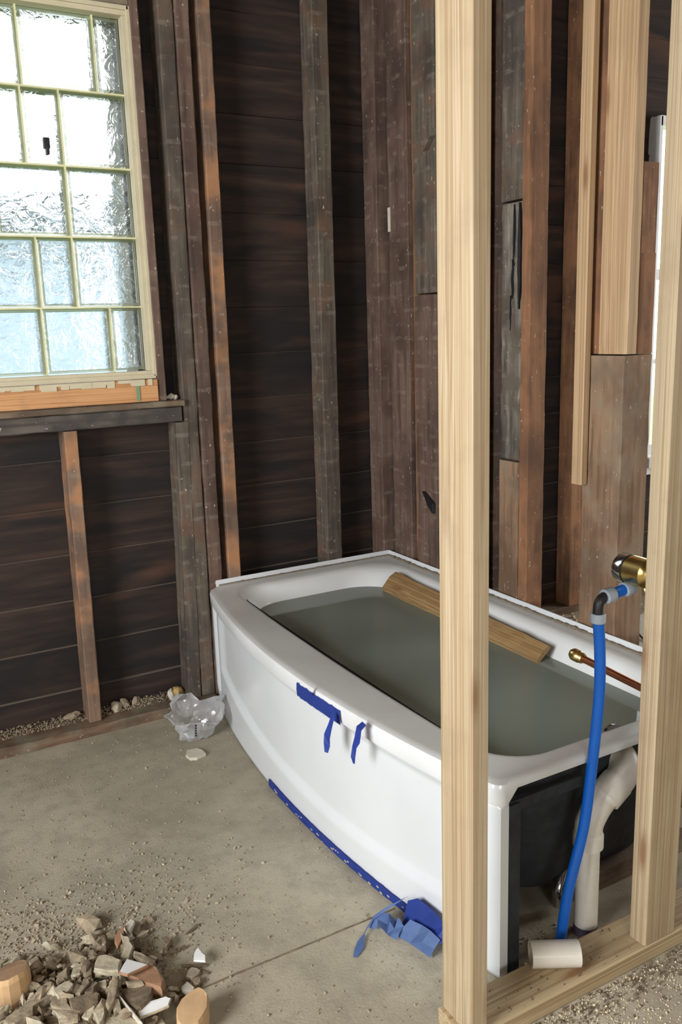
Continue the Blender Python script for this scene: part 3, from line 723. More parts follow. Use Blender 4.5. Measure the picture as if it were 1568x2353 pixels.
# ---------------------------------------------------------------- masking tape
def apx(y, z=.3):   # outer face of rim / apron
    s = max(0, math.sin(math.pi*max(0, min(1, (y-Y0)/(Y1-Y0)))))**.8
    return (-.722-.092*s) if z > TH-.05 else (-.716-.084*s)
def ribbon(name, rows_, mat, parent=None, label=None, cat=None, group=None, th=.0006, sm=True):
    bm = bmesh.new()
    V = [[bm.verts.new(p) for p in r] for r in rows_]
    for a, b in zip(V, V[1:]):
        for k in range(len(a)-1): bm.faces.new((a[k], a[k+1], b[k+1], b[k]))
    bmesh.ops.solidify(bm, geom=bm.faces[:], thickness=th)
    o = bm_obj(name, bm, mat, parent, origin=rows_[0][0], smooth=False)
    if parent is None: tag(o, label, cat, group)
    return o
rows_ = []
for i in range(22):
    t = i/21; y = -.865-.20*t; j = .003*noise.noise((t*14, 0, 0)); x = apx(y, 1)-.006
    rows_.append([(x, y, TH-.047+j), (x-.0012, y, TH-.03), (x, y, TH-.012+j*(1.5 if i % 3 else -1))])
t1 = ribbon('tape_strip', rows_, M['blue_tape'], label='torn blue tape strip stuck high on the tub front, with a hanging end', cat='tape')
R2 = [[(-.822, -1.055, TH-.016), (-.822, -1.068, TH-.020)], [(-.834, -1.057, TH-.04), (-.834, -1.075, TH-.042)], [(-.842, -1.050, TH-.065), (-.840, -1.074, TH-.068)],
      [(-.846, -1.054, TH-.085), (-.838, -1.070, TH-.088)], [(-.848, -1.060, TH-.104), (-.842, -1.066, TH-.106)]]
ribbon('hanging_end', R2, M['blue_tape'], t1)
R3 = [[(-.821, -.945, TH-.012), (-.822, -.956, TH-.014)], [(-.824, -.950, TH+.002), (-.826, -.957, TH+.000)], [(-.829, -.956, TH+.012), (-.830, -.959, TH+.010)]]
ribbon('torn_corner', R3, M['blue_tape'], t1)
x = -.812
R4 = [[(x+.006, -1.165, TH+.003), (x+.004, -1.185, TH+.003)], [(x-.009, -1.165, TH-.004), (x-.009, -1.186, TH-.006)], [(x-.014, -1.163, TH-.03), (x-.014, -1.186, TH-.034)],
      [(x-.017, -1.158, TH-.05), (x-.018, -1.178, TH-.048)], [(x-.022, -1.158, TH-.075), (x-.016, -1.167, TH-.078)], [(x-.018, -1.160, TH-.092), (x-.015, -1.163, TH-.093)]]
ribbon('tape_scrap', R4, M['blue_tape'], label='short blue tape scrap curled over the tub rim', cat='tape')
rows_ = []
for i in range(60):
    t = i/59; y = -.615-.66*t; x = apx(y, .02)-.0045+.0; j = .0015*noise.noise((t*40, 0, 0)); k_ = .004*max(0, noise.noise((t*30, 8, 0)))
    rows_.append([(x-.0008, y, .0025+k_), (x-.0010, y, .014), (x-.0005, y, .0255+j)])
t2 = ribbon('tape_strip', rows_, M['blue_tape'], label='long blue tape strip along the foot of the tub front', cat='tape')
bm = bmesh.new()
for i in range(26):
    y = random.uniform(-1.26, -.64); z = random.uniform(.004, .016); h = random.uniform(.0006, .0026); w = random.uniform(.002, .011); xx = apx(y, .02)-.0066
    box(bm, xx-.0004, xx+.0012, y-w, y, z, z+h)
bm_obj('plaster_flecks', bm, M['plaster'], t2)['kind'] = 'stuff'
a = apx(-1.275, .02)-.005
rows_ = [[(a, -1.275, .003), (a, -1.275, .0255)], [(-.800, -1.300, .008), (-.784, -1.300, .060)], [(-.796, -1.330, .012), (-.775, -1.325, .078)], [(-.790, -1.37, .03), (-.768, -1.37, .075)], [(-.785, -1.412, .050), (-.768, -1.415, .070)], [(-.79, -1.425, .04), (-.78, -1.428, .048)]]
ribbon('loose_end', rows_, M['blue_tape'], t2)
rows_ = [[(-.788, -1.424, .050), (-.793, -1.395, .055), (-.792, -1.365, .047), (-.802, -1.335, .044)], [(-.800, -1.420, .032), (-.811, -1.392, .033), (-.802, -1.362, .026), (-.819, -1.328, .024)], [(-.803, -1.408, .004), (-.812, -1.386, .009), (-.815, -1.352, .004), (-.827, -1.322, .006)]]
ribbon('folded_flap', rows_, M['blue_back'], t2)
rows_ = [[(-.815, -1.330, .030), (-.826, -1.332, .022), (-.832, -1.330, .004)], [(-.820, -1.318, .046), (-.828, -1.314, .018), (-.844, -1.318, .010)], [(-.814, -1.300, .022), (-.834, -1.306, .034), (-.840, -1.304, .004)], [(-.822, -1.284, .034), (-.830, -1.288, .012), (-.852, -1.288, .020)], [(-.830, -1.270, .030), (-.846, -1.276, .024), (-.852, -1.280, .004)], [(-.838, -1.254, .014), (-.852, -1.262, .016), (-.864, -1.268, .004)]]
ribbon('crumpled_flap', rows_, M['blue_back'], t2)
rows_ = [[(-.786, -1.305, .074), (-.786, -1.300, .070)], [(-.815, -1.275, .045), (-.817, -1.279, .041)], [(-.845, -1.262, .025), (-.848, -1.268, .022)], [(-.876, -1.274, .009), (-.882, -1.280, .008)], [(-.888, -1.292, .006), (-.902, -1.288, .004)], [(-.905, -1.315, .004), (-.920, -1.304, .003)], [(-.928, -1.328, .002), (-.934, -1.322, .002)]]
ribbon('trailing_end', rows_, M['blue_back'], t2)

# ---------------------------------------------------------------- plastic bag
def bag_mat():
    s = NT('crinkled_clear_plastic')
    tr = s.n('ShaderNodeBsdfTransparent'); tl = s.n('ShaderNodeBsdfTranslucent'); tl.inputs[0].default_value = (.86, .87, .88, 1)
    df = s.n('ShaderNodeBsdfDiffuse'); df.inputs[0].default_value = (.82, .83, .85, 1); gl = s.n('ShaderNodeBsdfGlossy'); gl.inputs['Roughness'].default_value = .12
    bp = s.n('ShaderNodeBump'); bp.inputs['Strength'].default_value = .8; bp.inputs['Distance'].default_value = .006
    v = s.n('ShaderNodeTexVoronoi'); v.inputs['Scale'].default_value = 34; s.l(s.tc.outputs['Object'], v.inputs['Vector']); s.l(v.outputs['Distance'], bp.inputs['Height'])
    s.l(bp.outputs[0], gl.inputs['Normal']); s.l(bp.outputs[0], df.inputs['Normal'])
    a = s.n('ShaderNodeMixShader'); a.inputs[0].default_value = .4; s.l(tl.outputs[0], a.inputs[1]); s.l(df.outputs[0], a.inputs[2])
    b = s.n('ShaderNodeMixShader'); b.inputs[0].default_value = .68; s.l(tr.outputs[0], b.inputs[1]); s.l(a.outputs[0], b.inputs[2])
    c = s.n('ShaderNodeMixShader'); c.inputs[0].default_value = .16; s.l(b.outputs[0], c.inputs[1]); s.l(gl.outputs[0], c.inputs[2])
    s.l(c.outputs[0], s.out.inputs[0]); return s.m
M['bag'] = bag_mat()
bagx, bagy = -.868, -.205
bm = bmesh.new(); NA = 22; L = []
rb = random.Random(5)
prof = [(.004, .003), (.040, .002), (.052, .016), (.058, .038), (.067, .060), (.076, .082), (.083, .098), (.079, .092)]
for jz, (r, z) in enumerate(prof):
    ring = []
    for k in range(NA):
        a = k*math.tau/NA
        f = 1+.22*noise.noise((math.cos(a)*1.4, math.sin(a)*1.4, jz*.35))+rb.uniform(-.15, .15)*(jz > 0)
        zz = z*(1+.30*noise.noise((math.cos(a)*1.1, math.sin(a)*1.1, 9))+.18*math.sin(a)*(jz/7))+rb.uniform(-.009, .009)*(jz > 1)
        ring.append((bagx+1.1*r*f*math.cos(a), bagy+1.1*r*f*math.sin(a)*.85-.010*jz/7, max(.0015, zz)))
    L.append(ring)
loft(bm, L, True, True, False)
bmesh.ops.triangulate(bm, faces=bm.faces[:])
bag = tag(bm_obj('plastic_bag', bm, M['bag'], origin=(bagx, bagy, 0)), 'crumpled translucent plastic bag on the floor beside the foot of the tub', 'bag')
for i in range(5):
    bm = bmesh.new(); z = .034+.009*i; y = bagy-.071-.0016*i; box(bm, bagx-.030, bagx-.024, y, y+.0008, z, z+.0055)
    bm_obj('print_mark', bm, M['black'], bag)['label'] = 'small dark print mark'
for i in range(6):
    bm = bmesh.new(); x = bagx+.012+.0055*i; y = bagy-.0755+.0014*i; box(bm, x, x+.0030, y, y+.0008, .062, .066)
    bm_obj('print_mark', bm, M['black'], bag)['label'] = 'small dark print mark'
bm = bmesh.new(); P_ = [(-.948, -.325), (-.935, -.300), (-.905, -.305), (-.895, -.322), (-.893, -.352), (-.925, -.362), (-.944, -.352)]
loft(bm, [[(x, y, .001) for x, y in P_], [(x+.001, y, .010) for x, y in P_]], True, True, True)
tag(bm_obj('plaster_chip', bm, M['plaster'], origin=(-.92, -.335, .001)), 'flat pinkish plaster chip on the floor just in front of the plastic bag', 'plaster')

# ---------------------------------------------------------------- rubble
def slab(name, poly, zt, th, mat, tilt=(0, 0), jit=.0015, topmat=None, label=None, cat='rubble', group=None):
    """irregular broken slab with a given outline (metres)"""
    cx = sum(p[0] for p in poly)/len(poly); cy = sum(p[1] for p in poly)/len(poly)
    P = []
    for i, (x, y) in enumerate(poly):
        x2, y2 = poly[(i+1) % len(poly)]; P.append((x, y))
        P.append(((x+x2)/2+random.uniform(-jit, jit)*1.6, (y+y2)/2+random.uniform(-jit, jit)*1.6))
    rm = min(math.hypot(x-cx, y-cy) for x, y in P); L = []
    for (f, dz) in ((.93, -th), (1.02, -th*.6), (1.0, -th*.22), (.94, 0)):
        L.append([(cx+(x-cx)*f+random.uniform(-jit, jit)*.6, cy+(y-cy)*f+random.uniform(-jit, jit)*.6, max(.001, zt+dz+tilt[0]*(x-cx)+tilt[1]*(y-cy)+random.uniform(-jit, jit)*.6)) for x, y in P])
    bm = bmesh.new(); R = loft(bm, L, True, True, True)
    o = bm_obj(name, bm, mat, origin=(cx, cy, max(0, zt-th)))
    if topmat:
        o.data.materials.append(topmat)
        top = max(o.data.polygons, key=lambda f: f.center.z + f.area*0 if len(f.vertices) > 5 else -9); top.material_index = 1
        
    return tag(o, label, cat, group)
RUB = [{"n": "rubble_piece", "p": [[-1.3957, -1.1073], [-1.3745, -1.1189], [-1.3583, -1.1395], [-1.3724, -1.1677], [-1.4121, -1.1384]], "z": 0.052, "t": 0.014, "m": "mortar2", "l": "pale grey flat slab at the top of the heap, left of the white tile", "c": "rubble", "g": None, "tilt": [-0.063, 0.011], "top": None, "j": 0.0015},
 {"n": "tile_shard", "p": [[-1.3523, -1.1604], [-1.3206, -1.1994], [-1.3646, -1.2109], [-1.3763, -1.195]], "z": 0.068, "t": 0.008, "m": "brick", "l": "big white glazed tile shard on top of the rubble heap", "c": "tile", "g": None, "tilt": [-0.1, -0.1], "top": "glaze", "j": 0.0006},
 {"n": "rubble_piece", "p": [[-1.3596, -1.1909], [-1.3164, -1.181], [-1.3064, -1.1949], [-1.3005, -1.2343], [-1.3132, -1.2539], [-1.3403, -1.2202]], "z": 0.052, "t": 0.03, "m": "brick", "l": "orange-brown brick lump under the big white tile shard", "c": "rubble", "g": None, "tilt": [-0.031, 0.025], "top": None, "j": 0.0015},
 {"n": "rubble_piece", "p": [[-1.3807, -1.2011], [-1.3217, -1.232], [-1.3332, -1.2591], [-1.3589, -1.2764], [-1.368, -1.2755], [-1.3787, -1.241]], "z": 0.045, "t": 0.016, "m": "mortar3", "l": "large brown-grey mortar slab between the two white tile shards", "c": "rubble", "g": None, "tilt": [0.03, -0.104], "top": None, "j": 0.0015},
 {"n": "tile_shard", "p": [[-1.3668, -1.2698], [-1.3442, -1.2625], [-1.3087, -1.2674], [-1.3012, -1.2767], [-1.3117, -1.2916], [-1.3668, -1.2915]], "z": 0.04, "t": 0.007, "m": "mortar2", "l": "long pointed white tile shard at the right edge of the heap", "c": "tile", "g": None, "tilt": [0, 0], "top": "glaze", "j": 0.0005},
 {"n": "rubble_piece", "p": [[-1.3886, -1.2237], [-1.3859, -1.2313], [-1.3682, -1.3176], [-1.3729, -1.3104]], "z": 0.05, "t": 0.012, "m": "plaster", "l": "thin pale plaster strip leaning beside the long tile shard", "c": "rubble", "g": None, "tilt": [0, 0], "top": None, "j": 0.0004},
 {"n": "rubble_piece", "p": [[-1.4178, -1.2482], [-1.3922, -1.2567], [-1.3803, -1.2799], [-1.3697, -1.3086], [-1.3888, -1.3275], [-1.4325, -1.3011]], "z": 0.04, "t": 0.018, "m": "mortar2", "l": "pale plaster slab in front of the heap at the bottom edge", "c": "rubble", "g": None, "tilt": [0, 0], "top": None, "j": 0.0015},
 {"n": "tile_shard", "p": [[-1.2056, -1.1515], [-1.2041, -1.1721], [-1.2007, -1.1825], [-1.2065, -1.1981], [-1.2259, -1.1835], [-1.2173, -1.1641]], "z": 0.022, "t": 0.005, "m": "glaze", "l": "small white triangular tile chip standing alone right of the heap", "c": "tile", "g": None, "tilt": [0, 0.0], "top": None, "j": 0.0004},
 {"n": "wood_stick", "p": [[-1.2467, -1.1644], [-1.202, -1.1881], [-1.2033, -1.1927], [-1.2466, -1.1691]], "z": 0.008, "t": 0.006, "m": "mortar3", "l": "thin dark stick in front of the white triangular chip", "c": "stick", "g": None, "tilt": [0, 0], "top": None, "j": 0.0002},
 {"n": "rubble_stone", "p": [[-1.2317, -1.1877], [-1.2192, -1.202], [-1.2416, -1.2159], [-1.2501, -1.2056]], "z": 0.012, "t": 0.01, "m": "mortar2", "l": "pale stone just in front of the thin dark stick", "c": "rubble", "g": None, "tilt": [-0.117, 0.081], "top": None, "j": 0.0015},
 {"n": "rubble_stone", "p": [[-1.2434, -1.2161], [-1.2273, -1.2195], [-1.2312, -1.2351], [-1.2437, -1.2364]], "z": 0.012, "t": 0.01, "m": "mortar", "l": "buff stone in the middle of the little group right of the heap", "c": "rubble", "g": None, "tilt": [-0.058, -0.064], "top": None, "j": 0.0015},
 {"n": "rubble_stone", "p": [[-1.2686, -1.2305], [-1.2544, -1.2239], [-1.2477, -1.2482], [-1.2555, -1.2559], [-1.2638, -1.2459]], "z": 0.016, "t": 0.014, "m": "plaster", "l": "pinkish stone nearest the joint line right of the heap", "c": "rubble", "g": None, "tilt": [0.119, -0.007], "top": None, "j": 0.0015},
 {"n": "wood_stick", "p": [[-1.2804, -1.263], [-1.2645, -1.2458], [-1.2618, -1.25], [-1.2777, -1.2647]], "z": 0.005, "t": 0.004, "m": "plaster", "l": "small pale stick beside the floor joint near the heap", "c": "stick", "g": None, "tilt": [0, 0], "top": None, "j": 0.0002},
 {"n": "wood_stick", "p": [[-1.2157, -1.1958], [-1.2037, -1.2111], [-1.2063, -1.2135], [-1.2176, -1.1987]], "z": 0.005, "t": 0.004, "m": "mortar3", "l": "short dark stick slanting right of the pale stones", "c": "stick", "g": None, "tilt": [0, 0], "top": None, "j": 0.0002},
 {"n": "wood_stick", "p": [[-1.2077, -1.0787], [-1.1777, -1.0604], [-1.1687, -1.0643], [-1.1931, -1.0771]], "z": 0.005, "t": 0.004, "m": "mortar3", "l": "dark splinter lying alone above the white triangular chip", "c": "stick", "g": None, "tilt": [0, 0], "top": None, "j": 0.0003},
 {"n": "rubble_stone", "p": [[-1.2573, -1.0793], [-1.2493, -1.0769], [-1.2445, -1.0901], [-1.2485, -1.1023], [-1.2576, -1.1083], [-1.2613, -1.0945]], "z": 0.018, "t": 0.016, "m": "mortar3", "l": "round dark lump behind the heap on bare floor", "c": "rubble", "g": None, "tilt": [0.081, -0.006], "top": None, "j": 0.0015},
 {"n": "rubble_stone", "p": [[-1.2383, -1.1128], [-1.2212, -1.1132], [-1.2206, -1.1194], [-1.2358, -1.1215]], "z": 0.008, "t": 0.007, "m": "mortar3", "l": "small flat brown chip between the dark lump and triangular chip", "c": "rubble", "g": None, "tilt": [0.033, -0.084], "top": None, "j": 0.0015},
 {"n": "wood_stick", "p": [[-1.5814, -1.1629], [-1.5402, -1.1438], [-1.49, -1.1355], [-1.452, -1.126], [-1.4535, -1.1327], [-1.4932, -1.1519], [-1.5328, -1.1624], [-1.5353, -1.1771], [-1.5705, -1.1874], [-1.589, -1.1762]], "z": 0.04, "t": 0.02, "m": "mortar", "l": "long grey-brown stick slanting across the left of the heap", "c": "stick", "g": None, "tilt": [0, 0], "top": None, "j": 0.0015},
 {"n": "rubble_piece", "p": [[-1.4709, -1.1919], [-1.4255, -1.1954], [-1.4175, -1.2076], [-1.4252, -1.2266], [-1.4615, -1.2324], [-1.4717, -1.2171]], "z": 0.052, "t": 0.018, "m": "mortar3", "l": "irregular broken piece of old mortar or plaster within the rubble heap", "c": "rubble", "g": "broken mortar pieces in the rubble heap", "tilt": [0.032, 0.088], "top": None, "j": 0.0015},
 {"n": "rubble_piece", "p": [[-1.4149, -1.243], [-1.385, -1.181], [-1.3765, -1.1913], [-1.3912, -1.2291], [-1.4164, -1.2673]], "z": 0.058, "t": 0.014, "m": "mortar", "l": "irregular broken piece of old mortar or plaster within the rubble heap", "c": "rubble", "g": "broken mortar pieces in the rubble heap", "tilt": [0.006, 0.058], "top": None, "j": 0.0015},
 {"n": "rubble_piece", "p": [[-1.4998, -1.1653], [-1.4739, -1.1809], [-1.4724, -1.21], [-1.502, -1.1851]], "z": 0.045, "t": 0.016, "m": "mortar", "l": "irregular broken piece of old mortar or plaster within the rubble heap", "c": "rubble", "g": "broken mortar pieces in the rubble heap", "tilt": [0.041, -0.105], "top": None, "j": 0.0015},
 {"n": "rubble_piece", "p": [[-1.4914, -1.1479], [-1.4681, -1.1398], [-1.4556, -1.1549], [-1.468, -1.1695], [-1.4874, -1.1745]], "z": 0.05, "t": 0.016, "m": "mortar2", "l": "irregular broken piece of old mortar or plaster within the rubble heap", "c": "rubble", "g": "broken mortar pieces in the rubble heap", "tilt": [0.062, 0.022], "top": None, "j": 0.0015},
 {"n": "rubble_piece", "p": [[-1.5029, -1.1889], [-1.4565, -1.2263], [-1.4627, -1.2407], [-1.4958, -1.2139]], "z": 0.043, "t": 0.014, "m": "mortar2", "l": "irregular broken piece of old mortar or plaster within the rubble heap", "c": "rubble", "g": "broken mortar pieces in the rubble heap", "tilt": [-0.048, -0.113], "top": None, "j": 0.0015},
 {"n": "rubble_piece", "p": [[-1.4378, -1.2465], [-1.4169, -1.2361], [-1.4211, -1.2589], [-1.4367, -1.2797]], "z": 0.05, "t": 0.012, "m": "mortar2", "l": "irregular broken piece of old mortar or plaster within the rubble heap", "c": "rubble", "g": "broken mortar pieces in the rubble heap", "tilt": [0.088, -0.007], "top": None, "j": 0.0015},
 {"n": "rubble_piece", "p": [[-1.4595, -1.2406], [-1.4474, -1.2274], [-1.4295, -1.229], [-1.4422, -1.2443], [-1.4498, -1.2509]], "z": 0.045, "t": 0.012, "m": "mortar2", "l": "irregular broken piece of old mortar or plaster within the rubble heap", "c": "rubble", "g": "broken mortar pieces in the rubble heap", "tilt": [0.053, 0.091], "top": None, "j": 0.0015},
 {"n": "rubble_piece", "p": [[-1.4357, -1.1478], [-1.4184, -1.1557], [-1.4218, -1.1836], [-1.4489, -1.1793]], "z": 0.045, "t": 0.014, "m": "mortar3", "l": "irregular broken piece of old mortar or plaster within the rubble heap", "c": "rubble", "g": "broken mortar pieces in the rubble heap", "tilt": [0.051, 0.101], "top": None, "j": 0.0015},
 {"n": "rubble_piece", "p": [[-1.4247, -1.0724], [-1.4145, -1.0787], [-1.4179, -1.1008], [-1.4265, -1.0956]], "z": 0.035, "t": 0.012, "m": "mortar", "l": "irregular broken piece of old mortar or plaster within the rubble heap", "c": "rubble", "g": "broken mortar pieces in the rubble heap", "tilt": [-0.025, 0.072], "top": None, "j": 0.0015},
 {"n": "rubble_piece", "p": [[-1.4121, -1.0828], [-1.3979, -1.086], [-1.4073, -1.1046], [-1.4165, -1.1017]], "z": 0.035, "t": 0.012, "m": "mortar", "l": "irregular broken piece of old mortar or plaster within the rubble heap", "c": "rubble", "g": "broken mortar pieces in the rubble heap", "tilt": [-0.013, 0.105], "top": None, "j": 0.0015},
 {"n": "rubble_piece", "p": [[-1.4584, -1.1825], [-1.4277, -1.1568], [-1.427, -1.1673], [-1.4503, -1.1875]], "z": 0.05, "t": 0.012, "m": "mortar", "l": "irregular broken piece of old mortar or plaster within the rubble heap", "c": "rubble", "g": "broken mortar pieces in the rubble heap", "tilt": [0.091, -0.097], "top": None, "j": 0.0015},
 {"n": "rubble_piece", "p": [[-1.4271, -1.0585], [-1.4051, -1.0354], [-1.4061, -1.0546], [-1.4188, -1.0663]], "z": 0.03, "t": 0.012, "m": "mortar2", "l": "irregular broken piece of old mortar or plaster within the rubble heap", "c": "rubble", "g": "broken mortar pieces in the rubble heap", "tilt": [-0.087, -0.068], "top": None, "j": 0.0015},
 {"n": "rubble_piece", "p": [[-1.348, -1.0444], [-1.3247, -1.0229], [-1.3315, -1.0545], [-1.3533, -1.0843]], "z": 0.038, "t": 0.01, "m": "brick", "l": "irregular broken piece of old mortar or plaster within the rubble heap", "c": "rubble", "g": "broken mortar pieces in the rubble heap", "tilt": [0.112, -0.015], "top": None, "j": 0.0015},
 {"n": "rubble_piece", "p": [[-1.3329, -1.0522], [-1.3243, -1.072], [-1.3425, -1.1006], [-1.3509, -1.1065]], "z": 0.035, "t": 0.012, "m": "mortar", "l": "irregular broken piece of old mortar or plaster within the rubble heap", "c": "rubble", "g": "broken mortar pieces in the rubble heap", "tilt": [0.03, -0.048], "top": None, "j": 0.0015},
 {"n": "rubble_piece", "p": [[-1.3767, -1.0297], [-1.3655, -1.0337], [-1.3708, -1.0478], [-1.3797, -1.0423]], "z": 0.026, "t": 0.01, "m": "plaster", "l": "irregular broken piece of old mortar or plaster within the rubble heap", "c": "rubble", "g": "broken mortar pieces in the rubble heap", "tilt": [0.002, -0.027], "top": None, "j": 0.0015},
 {"n": "rubble_piece", "p": [[-1.3586, -1.0128], [-1.337, -1.0111], [-1.3454, -1.0298], [-1.3603, -1.0266]], "z": 0.025, "t": 0.012, "m": "mortar", "l": "irregular broken piece of old mortar or plaster within the rubble heap", "c": "rubble", "g": "broken mortar pieces in the rubble heap", "tilt": [-0.036, 0.02], "top": None, "j": 0.0015},
 {"n": "rubble_piece", "p": [[-1.5449, -0.964], [-1.5036, -0.9836], [-1.5166, -0.9924], [-1.549, -0.9809]], "z": 0.014, "t": 0.01, "m": "mortar2", "l": "irregular broken piece of old mortar or plaster within the rubble heap", "c": "rubble", "g": "broken mortar pieces in the rubble heap", "tilt": [0.02, 0.097], "top": None, "j": 0.0015},
 {"n": "rubble_piece", "p": [[-1.516, -0.9983], [-1.4985, -0.9923], [-1.4958, -1.0051], [-1.5102, -1.0127]], "z": 0.014, "t": 0.01, "m": "mortar", "l": "irregular broken piece of old mortar or plaster within the rubble heap", "c": "rubble", "g": "broken mortar pieces in the rubble heap", "tilt": [0.044, 0.103], "top": None, "j": 0.0015},
 {"n": "rubble_piece", "p": [[-1.4983, -1.0498], [-1.4878, -1.0455], [-1.489, -1.0607], [-1.4979, -1.0658]], "z": 0.02, "t": 0.012, "m": "mortar2", "l": "irregular broken piece of old mortar or plaster within the rubble heap", "c": "rubble", "g": "broken mortar pieces in the rubble heap", "tilt": [0.086, 0.118], "top": None, "j": 0.0015},
 {"n": "rubble_piece", "p": [[-1.4917, -1.0669], [-1.4751, -1.0639], [-1.475, -1.0719], [-1.4869, -1.0751]], "z": 0.02, "t": 0.01, "m": "mortar", "l": "irregular broken piece of old mortar or plaster within the rubble heap", "c": "rubble", "g": "broken mortar pieces in the rubble heap", "tilt": [0.041, -0.081], "top": None, "j": 0.0015},
 {"n": "rubble_piece", "p": [[-1.4805, -1.1084], [-1.456, -1.0896], [-1.4598, -1.1158], [-1.4785, -1.1222]], "z": 0.036, "t": 0.012, "m": "mortar", "l": "irregular broken piece of old mortar or plaster within the rubble heap", "c": "rubble", "g": "broken mortar pieces in the rubble heap", "tilt": [0.087, 0.112], "top": None, "j": 0.0015},
 {"n": "rubble_piece", "p": [[-1.5212, -1.0723], [-1.513, -1.0514], [-1.5014, -1.0584], [-1.5078, -1.0855]], "z": 0.02, "t": 0.012, "m": "mortar2", "l": "irregular broken piece of old mortar or plaster within the rubble heap", "c": "rubble", "g": "broken mortar pieces in the rubble heap", "tilt": [0.097, 0.017], "top": None, "j": 0.0015},
 {"n": "rubble_piece", "p": [[-1.541, -1.1822], [-1.5269, -1.1862], [-1.5251, -1.2089], [-1.5449, -1.197]], "z": 0.036, "t": 0.012, "m": "mortar2", "l": "irregular broken piece of old mortar or plaster within the rubble heap", "c": "rubble", "g": "broken mortar pieces in the rubble heap", "tilt": [0.051, -0.069], "top": None, "j": 0.0015},
 {"n": "rubble_piece", "p": [[-1.4622, -1.1688], [-1.4511, -1.146], [-1.4396, -1.1654], [-1.4585, -1.1807]], "z": 0.045, "t": 0.012, "m": "mortar3", "l": "irregular broken piece of old mortar or plaster within the rubble heap", "c": "rubble", "g": "broken mortar pieces in the rubble heap", "tilt": [0.08, 0.018], "top": None, "j": 0.0015},
 {"n": "rubble_piece", "p": [[-1.5178, -1.1674], [-1.5034, -1.1714], [-1.5039, -1.1897], [-1.5181, -1.1857]], "z": 0.035, "t": 0.014, "m": "mortar3", "l": "irregular broken piece of old mortar or plaster within the rubble heap", "c": "rubble", "g": "broken mortar pieces in the rubble heap", "tilt": [-0.052, -0.105], "top": None, "j": 0.0015},
 {"n": "rubble_piece", "p": [[-1.4977, -1.2227], [-1.4749, -1.2275], [-1.476, -1.2469], [-1.497, -1.2343]], "z": 0.042, "t": 0.014, "m": "mortar2", "l": "irregular broken piece of old mortar or plaster within the rubble heap", "c": "rubble", "g": "broken mortar pieces in the rubble heap", "tilt": [0.085, 0.118], "top": None, "j": 0.0015},
 {"n": "rubble_piece", "p": [[-1.5141, -1.196], [-1.4969, -1.1996], [-1.4978, -1.2194], [-1.5118, -1.2154]], "z": 0.034, "t": 0.014, "m": "mortar3", "l": "irregular broken piece of old mortar or plaster within the rubble heap", "c": "rubble", "g": "broken mortar pieces in the rubble heap", "tilt": [-0.099, 0.072], "top": None, "j": 0.0015},
 {"n": "rubble_piece", "p": [[-1.4431, -1.0895], [-1.4253, -1.0977], [-1.4361, -1.1174], [-1.4532, -1.1147]], "z": 0.036, "t": 0.012, "m": "mortar2", "l": "irregular broken piece of old mortar or plaster within the rubble heap", "c": "rubble", "g": "broken mortar pieces in the rubble heap", "tilt": [-0.021, -0.084], "top": None, "j": 0.0015},
 {"n": "rubble_piece", "p": [[-1.4297, -1.119], [-1.4108, -1.1147], [-1.4171, -1.1344], [-1.4323, -1.138]], "z": 0.04, "t": 0.012, "m": "mortar", "l": "irregular broken piece of old mortar or plaster within the rubble heap", "c": "rubble", "g": "broken mortar pieces in the rubble heap", "tilt": [-0.049, 0.065], "top": None, "j": 0.0015},
 {"n": "rubble_piece", "p": [[-1.4151, -1.1691], [-1.3982, -1.1719], [-1.4022, -1.1943], [-1.416, -1.186]], "z": 0.046, "t": 0.014, "m": "mortar2", "l": "irregular broken piece of old mortar or plaster within the rubble heap", "c": "rubble", "g": "broken mortar pieces in the rubble heap", "tilt": [0.089, -0.109], "top": None, "j": 0.0015},
 {"n": "rubble_piece", "p": [[-1.474, -1.2367], [-1.4573, -1.2424], [-1.4521, -1.2589], [-1.4739, -1.2501]], "z": 0.04, "t": 0.014, "m": "mortar3", "l": "irregular broken piece of old mortar or plaster within the rubble heap", "c": "rubble", "g": "broken mortar pieces in the rubble heap", "tilt": [0.027, -0.109], "top": None, "j": 0.0015},
 {"n": "rubble_piece", "p": [[-1.3234, -1.0207], [-1.3023, -1.0029], [-1.2991, -1.0173], [-1.317, -1.0427]], "z": 0.032, "t": 0.012, "m": "plaster", "l": "irregular broken piece of old mortar or plaster within the rubble heap", "c": "rubble", "g": "broken mortar pieces in the rubble heap", "tilt": [0.052, -0.041], "top": None, "j": 0.0015},
 {"n": "rubble_piece", "p": [[-1.3385, -1.0532], [-1.3278, -1.0714], [-1.3257, -1.1012], [-1.3396, -1.1205], [-1.3547, -1.114], [-1.3391, -1.0874]], "z": 0.04, "t": 0.012, "m": "mortar2", "l": "irregular broken piece of old mortar or plaster within the rubble heap", "c": "rubble", "g": "broken mortar pieces in the rubble heap", "tilt": [0.091, 0.115], "top": None, "j": 0.0015},
 {"n": "rubble_piece", "p": [[-1.3272, -1.1112], [-1.3051, -1.1412], [-1.2963, -1.1574], [-1.3013, -1.1625], [-1.3306, -1.123]], "z": 0.034, "t": 0.012, "m": "mortar", "l": "irregular broken piece of old mortar or plaster within the rubble heap", "c": "rubble", "g": "broken mortar pieces in the rubble heap", "tilt": [0.001, 0.12], "top": None, "j": 0.0015},
 {"n": "rubble_piece", "p": [[-1.2887, -1.1397], [-1.2763, -1.139], [-1.2821, -1.1519], [-1.2907, -1.152]], "z": 0.018, "t": 0.012, "m": "mortar", "l": "irregular broken piece of old mortar or plaster within the rubble heap", "c": "rubble", "g": "broken mortar pieces in the rubble heap", "tilt": [-0.046, -0.102], "top": None, "j": 0.0015},
